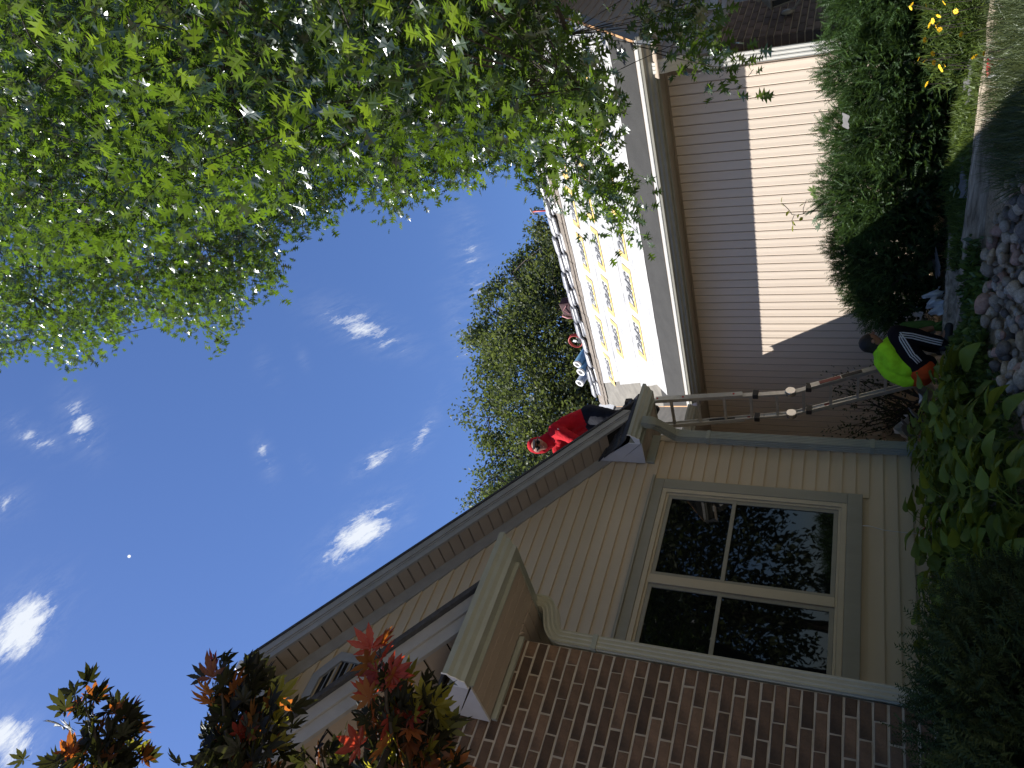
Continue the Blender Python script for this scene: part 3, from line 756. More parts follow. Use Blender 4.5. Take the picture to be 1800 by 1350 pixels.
while z < 4.0:
    x0 = GX + 0.01; x1 = 12.0
    poly = [(x0, z), (x1, z), (x1, z + 0.108), (x0, z + 0.108)]
    lim = GRZ - 0.19
    poly = clip_poly(poly, -GP, 1, lim - GP * GRX); poly = clip_poly(poly, GP, 1, lim + GP * GRX)
    if len(poly) >= 3:
        V = [(x, GY0 - 0.002 - 0.016 * (1 - (zz - z) / 0.108), zz) for x, zz in poly] + [(x, GY0 + 0.018, zz) for x, zz in poly]
        n = len(poly)
        link(bpy.data.objects.new('lap_board', mesh('lap_board', V, [tuple(range(n)), tuple(range(n, 2 * n))[::-1]] + [(i, n + i, n + (i + 1) % n, (i + 1) % n) for i in range(n)], GSIDE)), gw)
    z += 0.108
DBRICK = mat('dark_brick', (0.085, 0.060, 0.05), 0.85, 0.4, 9, 0.5, 70, objvar=0.4)
bwall = MB().box(GX + 0.015, 8.90, GY0 - 0.075, GY0 + 0.018, -1.1, 1.25).build('brick_wainscot', MORTAR, garage)
MB().box(GX + 0.004, 8.94, GY0 - 0.105, GY0 - 0.004, 1.252, 1.325).build('brick_sill', CONC, garage, bevel=0.008)
gb = [brick_mesh(BL - 0.011, 60 + i) for i in range(3)]; gbh = [brick_mesh(BL / 2 - 0.011, 70 + i) for i in range(2)]
for me in gb + gbh: me.materials.clear(); me.materials.append(DBRICK)
z = -0.74; row = 0; cnt = 0
while z < 1.23:
    x = GX + 0.012; first = True
    while x < 8.85:
        l = BL / 2 if (first and row % 2) else BL; first = False
        if x + l > 8.92: l = BL / 2
        o = bpy.data.objects.new('brick', random.choice(gbh if l < .15 else gb)); link(o, bwall); o.location = (x + l / 2, GY0 - 0.062, z + CH / 2); x += l
    # corner brick faces seen on the side
    z += CH; row += 1
cf = MB(); z = -0.74
while z < 1.23:
    cf.box(GX - 0.004, GX + 0.012, GY0 - 0.082, GY0 + 0.028, z + .005, z + .063); z += CH
cf.build('corner_bricks', DBRICK, bwall)['kind'] = 'stuff'
DOOR = mat('dark_garage_door', (0.055, 0.06, 0.075), 0.5, 0.1, 5)
gd = MB().box(9.06, 11.6, GY0 + 0.002, GY0 + 0.018, -0.75, 1.45).build('garage_door', DOOR, garage)
for r in range(5):
    for c in range(5):
        MB().box(9.10 + c * 0.5, 9.10 + c * 0.5 + 0.44, GY0 - 0.010, GY0 + 0.001, -0.70 + r * 0.43, -0.70 + r * 0.43 + 0.36).build('door_panel', DOOR, gd, bevel=0.008)
MB().box(8.93, 9.05, GY0 - 0.03, GY0 + 0.017, -0.75, 1.55).build('door_trim', RAKE, garage); MB().box(9.051, 11.7, GY0 - 0.03, GY0 + 0.017, 1.455, 1.55).build('door_trim', RAKE, garage)
# white ribbed downspout at the near corner
WDS = mat('white_downspout', (0.74, 0.73, 0.69), 0.4, 0.06, 6)
downspout('downspout', [(7.31, 2.62, 1.80), (7.31, 2.62, 1.70), (7.36, 2.63, 1.66), (7.58, 2.70, 1.52), (7.640, 2.762, 1.45), (7.640, 2.762, 1.38), (7.640, 2.762, -0.72)], 0.07, 0.11, (1, 0, 0), WDS, garage, 5)
# porch roof closing the court between the wings
def pz(y): return EZ + GP * (y - 7.0)
MB().prism([(5.45, 7.0, pz(7.0) - 0.02), (7.25, 7.0, pz(7.0) - 0.02), (9.85, 9.6, pz(9.6) - 0.02), (5.45, 9.6, pz(9.6) - 0.02)], (0, 0, 0.02)).build('porch_roof', MEMBR2, garage)
MB().box(5.98, 7.26, 6.985, 7.02, 1.775, 1.92).build('porch_fascia', TRIM, garage)
g = MB(); gutter_mb(g, (6.02, 6.984, 1.91), (7.19, 6.984, 1.91), (0, -1, 0), h=0.1, d=0.09); g.build('porch_gutter', TRIM, garage)
y = 7.022
i = 0
while y < 9.0:
    MB().box(5.6, 7.40 if y < 7.1 else 7.69, y, y + 0.092, 1.778, 1.788).build('ceiling_plank', SOFFIT, garage); y += 0.098
MB().box(5.6, 7.69, 9.0, 9.05, -0.7, 1.8).build('back_wall', VSIDING, garage)
# small white-wrapped corner at the top of the valley
ws = MB().add([(9.35, 9.04, 3.745), (9.98, 9.40, 4.07), (9.95, 9.66, 4.30), (9.44, 9.53, 4.21), (9.10, 9.10, 3.79), (9.66, 9.36, 4.09)],
              [(0, 1, 5), (1, 2, 5), (2, 3, 5), (3, 0, 5), (3, 4, 0)]).build('white_flashing_sheet', WHITEP, garage)
so_ = ws.modifiers.new('thick', 'SOLIDIFY'); so_.thickness = 0.012
# ================================================================== ON THE ROOF
def wrap_mat(name, base, ink, amt):
    m, nt, p = nodes(name); N = nt.nodes.new; L = nt.links.new
    t = N('ShaderNodeTexCoord'); mpn = N('ShaderNodeMapping'); mpn.inputs['Scale'].default_value = (10, 38, 30); L(t.outputs['Object'], mpn.inputs[0])
    oi = N('ShaderNodeObjectInfo'); n4 = N('ShaderNodeTexNoise'); n4.noise_dimensions = '4D'; n4.inputs['Scale'].default_value = 1.0; n4.inputs['Detail'].default_value = 3
    k = N('ShaderNodeMath'); k.operation = 'MULTIPLY'; k.inputs[1].default_value = 50; L(oi.outputs['Random'], k.inputs[0]); L(k.outputs[0], n4.inputs['W']); L(mpn.outputs[0], n4.inputs['Vector'])
    cr = N('ShaderNodeValToRGB'); cr.color_ramp.elements[0].color = (*ink, 1); cr.color_ramp.elements[1].color = (*base, 1)
    cr.color_ramp.elements[0].position = amt - 0.04; cr.color_ramp.elements[1].position = amt + 0.05
    L(n4.outputs['Fac'], cr.inputs[0])
    hs = N('ShaderNodeHueSaturation'); mr = N('ShaderNodeMapRange'); mr.inputs['To Min'].default_value = 0.62; mr.inputs['To Max'].default_value = 1.05
    L(oi.outputs['Random'], mr.inputs[0]); L(mr.outputs[0], hs.inputs['Value']); L(cr.outputs[0], hs.inputs['Color']); L(hs.outputs[0], p.inputs['Base Color'])
    p.inputs['Roughness'].default_value = 0.35
    return m
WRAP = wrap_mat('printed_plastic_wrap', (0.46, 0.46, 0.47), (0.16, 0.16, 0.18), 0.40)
WRAPD = wrap_mat('darker_plastic_wrap', (0.29, 0.295, 0.31), (0.10, 0.10, 0.12), 0.42)  # darker wrap, given to bundles at random
def bundle_mesh(width, seed):
    """a paper-wrapped bundle lying across the ridge and sagging over it"""
    r = random.Random(seed); P = []
    ss = [-0.16, -0.145, -0.09, -0.03, 0.05, 0.15, 0.34, 0.60, 0.62]
    for s in ss:
        z = -abs(s) * GP * 0.94 if abs(s) > 0.1 else -0.085 - 0.012
        z = -math.sqrt((s * GP) ** 2 + 0.006) * 0.96
        P.append((s * 0.86, z))
    V = []; F = []; th = 0.060; n = 8
    for i, (x, z) in enumerate(P):
        e = 0.80 if i in (0, len(P) - 1) else 1.0
        for j in range(n):
            a = [(-1, .55), (-.82, 1), (.82, 1), (1, .55), (1, -.55), (.82, -1), (-.82, -1), (-1, -.55)][j]
            V.append((x + r.uniform(-.004, .004), a[0] * width / 2 * (0.97 if e < 1 else 1) + r.uniform(-.004, .004), z + a[1] * th / 2 * e + r.uniform(-.003, .003)))
    k = len(P)
    for i in range(k - 1):
        for j in range(n): F.append((i * n + j, i * n + (j + 1) % n, (i + 1) * n + (j + 1) % n, (i + 1) * n + j))
    F.append(tuple(range(n))[::-1]); F.append(tuple((k - 1) * n + j for j in range(n)))
    return F, V
BME = []
for sd in range(4):
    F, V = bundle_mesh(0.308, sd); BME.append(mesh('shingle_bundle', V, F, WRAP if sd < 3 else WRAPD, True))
ORD = ['first', 'second', 'third', 'fourth', 'fifth', 'sixth', 'seventh', 'eighth', 'ninth', 'tenth', 'eleventh', 'twelfth', 'thirteenth', 'fourteenth', 'fifteenth', 'sixteenth', 'seventeenth', 'eighteenth', 'nineteenth', 'twentieth', 'twenty first', 'twenty second']
LAYN = ['lowest', 'middle', 'topmost']
for lay in range(3):
    row_ = []
    y = 2.55 + 0.05 * lay
    while y < 9.15:
        skip = (lay == 2 and 8.05 < y < 8.62) or (lay >= 1 and 8.5 < y < 8.62)
        if not skip:
            o = bpy.data.objects.new('shingle_bundle', BME[rng.integers(0, 4)]); C.objects.link(o)
            o.location = (GRX - 0.02 - 0.012 * (2 - lay) + random.uniform(-.03, .03), y, GRZ + 0.036 + 0.066 * lay + random.uniform(-.006, .006))
            o.rotation_euler = (random.uniform(-.03, .03), random.uniform(-.02, .02), random.uniform(-.06, .06))
            row_.append(o)
            pass
        y += 0.335 + random.uniform(-.004, .012)
    for n_, o in enumerate(row_[::-1]): tag(o, f'white wrapped shingle bundle, {LAYN[lay]} layer on the ridge, {ORD[n_]} from the porch end', 'shingle bundle', 'wrapped shingle bundles laid across the garage ridge')
# three rolls of membrane lying over the bundles
RBLUE = mat('blue_roll_wrap', (0.10, 0.24, 0.42), 0.45, 0.25, 8); RWHITE = mat('white_roll_end', (0.75, 0.76, 0.76), 0.5, 0.05, 8); RGREY = mat('grey_blue_roll', (0.28, 0.32, 0.40), 0.5, 0.15, 8)
def roll(c, ax, rad, m, label):
    t = thing('membrane_roll', label, 'roll', c, 'membrane rolls on the garage ridge'); a = Vector(ax).normalized()
    MB().lathe(c, [(rad * .6, 0.012), (rad, 0.0), (rad, 0.9), (rad * .6, 0.9)], 20, axis=a).build('roll_body', m, t, smooth=True)
    MB().lathe(Vector(c) - a * 0.004, [(rad * .62, 0.004), (rad * .62, -0.004), (rad * 1.02, -0.004), (rad * 1.02, 0.03), (rad * 1.001, 0.03)], 20, axis=a).build('roll_rim', RWHITE, t, smooth=False)
    MB().lathe(Vector(c) - a * 0.002, [(rad * .6, 0.0), (rad * .25, 0.01)], 16, axis=a).build('roll_core', BLACK, t)
roll((9.80, 8.53, 4.470), (1, -0.15, -0.28), 0.075, RBLUE, 'blue wrapped membrane roll with white rim beside the last bundles')
roll((9.74, 8.66, 4.415), (1, -0.12, -0.28), 0.078, RBLUE, 'lower blue membrane roll showing a round white ended hollow core')
roll((9.74, 8.92, 4.490), (1, -0.1, -0.25), 0.075, RGREY, 'grey blue membrane roll at the far end of the ridge')
MAROON = mat('maroon_fabric', (0.045, 0.010, 0.014), 0.8, 0.3, 8); PINK = mat('pink_rim', (0.50, 0.22, 0.22), 0.6, 0.1, 8)
bag = thing('tool_bag', 'dark maroon tool bag with a pinkish rim perched on the bundles', 'tool bag', (9.86, 7.30, 4.320))
bb_ = MB().prism([(9.78, 7.16, 4.310), (9.78, 7.46, 4.310), (9.80, 7.44, 4.490), (9.80, 7.20, 4.530)], (0.2, 0, 0)).build('bag_body', MAROON, bag, bevel=0.03)
MB().tube([(9.79, 7.47, 4.320), (9.79, 7.475, 4.420), (9.80, 7.45, 4.500), (9.98, 7.45, 4.500)], 0.018, 8).build('bag_rim', PINK, bag, smooth=True)
MB().tube([(9.775, 7.22, 4.390), (9.765, 7.30, 4.450), (9.775, 7.38, 4.370)], 0.008, 6).build('strap', PINK, bag)
coil = thing('hose_coil', 'red coil of air hose standing on the bundles against the tree', 'hose', (9.90, 8.02, 4.290))
for q in range(4):
    pts = [(9.86 + 0.012 * q, 8.05 + (0.125 + .004 * q) * math.cos(a), 4.415 + (0.125 - .003 * q) * math.sin(a)) for a in np.linspace(0, 2 * math.pi, 26)]
    MB().tube(pts, 0.011, 6, cap=False).build('hose_loop', mat('red_hose', (0.45, 0.045, 0.03), 0.45, 0.1, 10), coil, smooth=True)
MB().box(9.86, 9.93, 7.95, 8.10, 4.300, 4.400).build('hose_fitting', BLACK, coil, bevel=0.02)
MB().obox((9.85, 8.03, 4.425), (0.004, 0, 0), (0, 0.022, 0.012), (0, -.01, 0.028)).build('tag', WHITEP, coil)
REDP = mat('red_paint', (0.42, 0.04, 0.03), 0.45, 0.1, 8)
shv = thing('roofing_shovel', 'roofing shovel standing upright at the ridge, grey tee grip on a red shaft', 'shovel', (9.75, 5.4, 4.2))
MB().tube([(9.80, 5.43, 4.10), (9.74, 5.40, 4.52)], 0.014, 8).build('shaft', REDP, shv, smooth=True)
MB().tube([(9.70, 5.33, 4.525), (9.74, 5.40, 4.535), (9.78, 5.47, 4.53)], [0.016, 0.02, 0.016], 8).build('grip', mat('grey_plastic', (0.20, 0.20, 0.21), 0.5, 0.1, 8), shv, smooth=True)
pl = MB().obox((8.55, 8.62, 3.50), (0.02, 0.01, 0.12), (0.05, -0.05, 0.0), (0.01, 0.01, 0)).build('plywood_scrap', WOOD); tag(pl, 'raw plywood offcut sticking up behind the man on the roof', 'plywood')

# ================================================================== LADDER
lad = thing('ladder', 'folding aluminium multi position ladder leaning on the house eave', 'ladder', (6.78, 5.95, -0.80))
KN = [(5.99, 2.24), (6.28, 0.57), (6.80, -0.84)]
def lx(z):
    (x0, z0), (x1, z1), (x2, z2) = KN
    return x0 + (x1 - x0) * (z0 - z) / (z0 - z1) if z > z1 else x1 + (x2 - x1) * (z1 - z) / (z1 - z2)
LY0, LY1 = 5.745, 6.145
def ly(yy, z):
    if yy == LY0: return 5.745 + (2.2 - z) * .027 if z > .57 else 5.79 - (.57 - z) * .11
    return 6.145 - (2.2 - z) * .022 if z > .57 else 6.109 - (.57 - z) * .085
for yy, sgn in ((LY0, -1), (LY1, 1)):
    def rail(za, zb, dy, wd, name):
        a = Vector((lx(za), ly(yy, za) + dy, za)); b = Vector((lx(zb), ly(yy, zb) + dy, zb)); t = (a - b).normalized(); n = Vector((t.z, 0, -t.x)).normalized()
        m_ = MB()
        m_.obox((a + b) / 2, t * ((a - b).length / 2), n * wd, Vector((0, 0.004, 0)))
        for q in (-1, 1): m_.obox((a + b) / 2 + n * (wd - 0.004) * q - Vector((0, sgn * 0.012, 0)), t * ((a - b).length / 2), n * 0.004, Vector((0, 0.009, 0)))
        return m_.build(name, ALU, lad)
    rail(2.24, 0.60, 0.0, 0.027, 'rail'); rail(0.56, -0.84, 0.0, 0.027, 'rail')
    rail(1.95, 1.05, sgn * 0.022, 0.031, 'outer_rail'); rail(0.42, -0.84, sgn * 0.022, 0.031, 'outer_rail')
    hz = 0.575
    MB().lathe((lx(hz), ly(yy, hz) - 0.03, hz), [(0.0, 0), (0.05, 0.0), (0.055, 0.01), (0.055, 0.05), (0.05, 0.06), (0.0, 0.06)], 16, axis=(0, 1, 0)).build('hinge', mat('bright_steel', (0.6, 0.6, 0.58), 0.25, 0.1, 10, metal=0.9), lad, smooth=False)
    for zc in (0.92, 0.40):
        c = Vector((lx(zc), ly(yy, zc), zc)); MB().obox(c, (0.045, 0, 0), (0, 0.028, 0), (0, 0, 0.028)).build('sleeve_cap', BLACK, lad, bevel=0.006)
    MB().obox((lx(2.24), ly(yy, 2.24), 2.245), (0.036, 0, 0), (0, 0.022, 0), (-0.006, 0, 0.035)).build('end_cap', BLACK, lad, bevel=0.006)
    MB().obox((lx(-0.84), ly(yy, -.84) + sgn * .02, -0.835), (0.05, 0, 0), (0, 0.03, 0), (0, 0, 0.02)).build('foot', BLACK, lad, bevel=0.006)
for i, zc in enumerate((1.80, 1.52, 1.25, 0.98, 0.72, 0.46, 0.20, -0.06, -0.32, -0.58)):
    x = lx(zc); m_ = MB(); L1_ = ly(LY1, zc); L0_ = ly(LY0, zc)
    m_.box(x - 0.018, x + 0.018, L0_ + 0.003, L1_ - 0.003, zc - 0.010, zc + 0.004); m_.box(x - 0.018, x - 0.010, L0_ + 0.003, L1_ - 0.003, zc - 0.022, zc - 0.010); m_.box(x + 0.010, x + 0.018, L0_ + 0.003, L1_ - 0.003, zc - 0.022, zc - 0.010)
    m_.build('rung', ALU, lad)
STW = mat('white_sticker', (0.72, 0.71, 0.68), 0.5, 0.1, 30); STR = mat('red_sticker', (0.26, 0.05, 0.04), 0.5, 0.1, 30)
for (za, zb, m_, yy, dy) in ((1.02, .99, STR, LY1, -.007), (0.99, .86, STW, LY1, -.007), (0.84, .70, STW, LY1, -.007), (0.36, 0.25, STW, LY1, -.007), (0.25, 0.19, STR, LY1, -.007), (0.30, 0.10, STR, LY0, -.03), (0.09, -0.10, BLACK, LY0, -.03), (1.42, 1.15, BLACK, LY1, -.007)):
    a = Vector((lx(za), ly(yy, za) + dy, za)); b = Vector((lx(zb), ly(yy, zb) + dy, zb)); t = (a - b).normalized(); n = Vector((t.z, 0, -t.x)).normalized()
    MB().obox((a + b) / 2, t * ((a - b).length / 2), n * 0.022, (0, 0.0015, 0)).build('sticker', m_, lad)
for zc in (1.93, 1.66, 1.14): 
    MB().lathe((lx(zc), ly(LY0, zc) - 0.03, zc), [(0.012, 0), (0.012, 0.02)], 8, axis=(0, 1, 0)).build('lock_pin', REDP, lad)

# ================================================================== PEOPLE
def skin(name, pts, edges, m, parent, root=0, sub=2):
    """one continuous surface grown over a skeleton; pts = [(x,y,z,rx,ry)]"""
    me = bpy.data.meshes.new(name); me.from_pydata([p[:3] for p in pts], edges, []); me.materials.append(m)
    o = bpy.data.objects.new(name, me); link(o, parent)
    md = o.modifiers.new('skin', 'SKIN'); md.use_smooth_shade = True; md.use_x_symmetry = False
    for i, p in enumerate(pts):
        sv = me.skin_vertices[0].data[i]; sv.radius = (p[3], p[4] if len(p) > 4 else p[3]); sv.use_root = (i == root)
    s = o.modifiers.new('sub', 'SUBSURF'); s.levels = sub; s.render_levels = sub
    return o
def chain(n0, n): return [(n0 + i, n0 + i + 1) for i in range(n)]
SKIN = mat('skin', (0.30, 0.15, 0.095), 0.55, 0.1, 12); HAIR = mat('black_hair', (0.012, 0.011, 0.011), 0.7, 0.3, 40, 0.6, 80)
def cloth(name, col, rough=0.85, b=0.5, s=14): return mat(name, col, rough, 0.16, s, b, s * 1.6, spec=0.12)
LIME = cloth('lime_shirt', (0.42, 0.90, 0.03)); NAVYBLK = cloth('black_track_pants', (0.012, 0.010, 0.014)); ORANGE = cloth('orange_shorts', (0.62, 0.085, 0.02))
RED = cloth('red_hoodie', (0.47, 0.012, 0.022), 0.85, 0.8, 16); NAVY = cloth('dark_navy_jeans', (0.012, 0.014, 0.022)); GLOVE = cloth('green_work_glove', (0.07, 0.14, 0.04))
def hand(parent, wrist, dirn, palm_n, m, size=0.18, spread=0.25, curl=0.5, thumb_side=1):
    """palm and five separate bent fingers"""
    w = Vector(wrist); d = Vector(dirn).normalized(); n = Vector(palm_n); n = (n - d * n.dot(d)).normalized(); sx = d.cross(n) * thumb_side
    L_ = size
    pts = [tuple(w) + (0.026,), tuple(w + d * L_ * .22) + (0.034, 0.020), tuple(w + d * L_ * .45) + (0.036, 0.018)]; edges = [(0, 1), (1, 2)]
    for k, (off, ln) in enumerate(((0.030, .40), (0.010, .46), (-0.010, .43), (-0.029, .34))):
        b = len(pts); base = w + d * L_ * .47 + sx * off
        d1 = (d + sx * off * 6 * spread + n * curl * .4).normalized(); d2 = (d + n * curl * 1.2).normalized()
        p1 = base + d1 * L_ * ln * .45; p2 = p1 + d2 * L_ * ln * .33; p3 = p2 + (d2 + n * curl * .6).normalized() * L_ * ln * .22
        pts += [tuple(base) + (0.0105,), tuple(p1) + (0.0098,), tuple(p2) + (0.009,), tuple(p3) + (0.0075,)]
        edges += [(2, b)] + chain(b, 3)
    b = len(pts); base = w + d * L_ * .18 + sx * 0.03
    pts += [tuple(base) + (0.013,), tuple(base + (d * .6 + sx).normalized() * 0.035) + (0.0115,), tuple(base + (d * .6 + sx).normalized() * 0.035 + (d + sx * .3 + n * .5).normalized() * 0.035) + (0.009,)]
    edges += [(1, b), (b, b + 1), (b + 1, b + 2)]
    return skin('hand', pts, edges, m, parent)

def man_crouching():
    t = thing('person', 'man in lime green shirt crouching by the ladder with his back to us', 'person', (6.08, 5.05, -0.80))
    g = lambda L_, a: [tuple(p[:3]) + (p[3] + a,) for p in L_]
    hipN, hipF = (5.945, 5.145, -0.585, .100), (6.055, 5.305, -0.585, .100)
    legN = [hipN, (6.0, 5.01, -0.475, .088), (6.068, 4.835, -0.365, .066), (6.085, 4.87, -0.50, .060), (6.09, 4.93, -0.66, .045), (6.09, 4.955, -0.745, .040)]
    legF = [hipF, (6.19, 5.21, -0.48, .088), (6.375, 5.10, -0.40, .066), (6.36, 5.14, -0.54, .060), (6.34, 5.20, -0.68, .045), (6.335, 5.21, -0.755, .040)]
    toeN, toeF = (6.165, 4.87, -0.775, .032), (6.41, 5.13, -0.785, .032)
    spine = [(5.985, 5.235, -0.575, .110), (5.965, 5.245, -0.47, .112), (5.99, 5.205, -0.365, .112), (6.05, 5.135, -0.29, .105), (6.095, 5.075, -0.245, .070), (6.125, 5.05, -0.225, .058)]
    sideN = [(5.955, 5.165, -0.555, .085), (5.945, 5.13, -0.45, .09), (5.965, 5.07, -0.355, .09), (6.005, 4.99, -0.29, .078)]
    sideF = [(6.04, 5.29, -0.555, .085), (6.03, 5.29, -0.45, .09), (6.06, 5.24, -0.345, .09), (6.165, 5.155, -0.265, .078)]
    armN = [(6.005, 4.985, -0.29, .066), (6.09, 4.975, -0.375, .048), (6.20, 4.97, -0.465, .040), (6.29, 4.975, -0.60, .034), (6.32, 4.972, -0.67, .028)]
    armF = [(6.17, 5.15, -0.265, .066), (6.27, 5.07, -0.36, .048), (6.375, 5.00, -0.45, .040), (6.387, 4.985, -0.60, .034), (6.39, 4.98, -0.665, .028)]
    head = [(6.15, 5.03, -0.20, .072), (6.165, 5.018, -0.155, .088)]
    fuse('body', caps(g(spine, -.012)) + caps(g(sideN, -.012)) + caps(g(sideF, -.012)) + caps(legN + [toeN]) + caps(legF + [toeF]) + caps(armN) + caps(armF) + caps([spine[-1]] + head), SKIN, t)
    fuse('shirt', caps(spine[1:5]) + caps(sideN[1:]) + caps(sideF[1:]) + [(sideN[1][:3], .092, sideF[1][:3], .092), (sideN[2][:3], .092, sideF[2][:3], .092), (sideN[3][:3], .078, spine[3][:3], .1), (sideF[3][:3], .078, spine[3][:3], .1)] + caps(g(armN[:2], .020)) + caps(g(armF[:2], .020)), LIME, t, smooth=3, fold=.022)
    fuse('shorts', [(hipN[:3], .117, hipF[:3], .117), ((5.985, 5.235, -0.56), .122, (5.975, 5.24, -0.53), .112), ((5.96, 5.17, -0.545), .09, (6.04, 5.285, -0.545), .09)], ORANGE, t, smooth=3)
    fuse('trousers', caps([(5.955, 5.135, -0.575, .111)] + g(legN[1:], .014)) + caps([(6.065, 5.30, -0.575, .111)] + g(legF[1:], .014)) + [((5.99, 5.12, -.625), .085, (6.09, 5.25, -.62), .085)], NAVYBLK, t, smooth=3, fold=.010)
    ST = mat('white_stripe', (0.66, 0.66, 0.66), 0.8, 0.05, 10); side = Vector((-0.72, -0.55, 0.1)).normalized()
    P_ = [Vector(p[:3]) for p in legN]; Rr = [p[3] + .016 for p in legN]; P_[0] = Vector((5.965, 5.09, -0.55)); Rr[0] = .100
    for s in (-1, 0, 1):
        path = []
        for i in range(5):
            for q in np.linspace(0, 1, 5, endpoint=(i == 4)):
                p = P_[i].lerp(P_[i + 1], q); r = Rr[i] + (Rr[i + 1] - Rr[i]) * q
                tt = (P_[i + 1] - P_[i]).normalized(); bi = tt.cross(side).normalized(); sd = (side - tt * side.dot(tt)).normalized()
                path.append(p + sd * r * 0.95 + bi * (s * 0.020 * (1 if i < 2 else -1) + (0.02 if i < 2 else 0)))
        MB().tube(path[1:-1], 0.006, 6).build('stripe', ST, t, smooth=True)
    fuse('hair', [((6.14, 5.04, -0.19), .074, (6.16, 5.022, -0.145), .092)], HAIR, t, .009, 3)
    for q, c in ((legN, toeN), (legF, toeF)):
        a = Vector(q[5][:3]); c = Vector(c[:3]); dd = c - a
        fuse('shoe', [(a - dd * .3 + Vector((0, 0, -.01)), .044, a + dd * .5 + Vector((0, 0, -.016)), .042), (a + dd * .5 + Vector((0, 0, -.016)), .042, c + dd * .35, .034)], BLACK, t, .009, 2)
    hand(t, armF[-1][:3], (0.03, -0.02, -1), (-1, 0.3, 0), GLOVE); hand(t, armN[-1][:3], (0.1, 0.0, -1), (1, 0, 0), GLOVE)
    fuse('sleeve', caps(g(armF[1:], .012)), GLOVE, t, .009, 2)
    for p, ax in (((6.115, 4.965, -0.18), (-.5, -.85, 0)), ((6.225, 5.085, -0.17), (.5, .85, 0))): MB().lathe(p, [(0.0, 0), (.02, .004), (.022, .012), (.012, .02), (0, .022)], 8, axis=ax).build('ear', SKIN, t, smooth=True)
    MB().lathe((6.225, 4.965, -0.175), [(0, 0), (.016, .006), (.012, .02), (0, .026)], 8, axis=(.7, -.6, -.1)).build('nose', SKIN, t, smooth=True)
man_crouching()

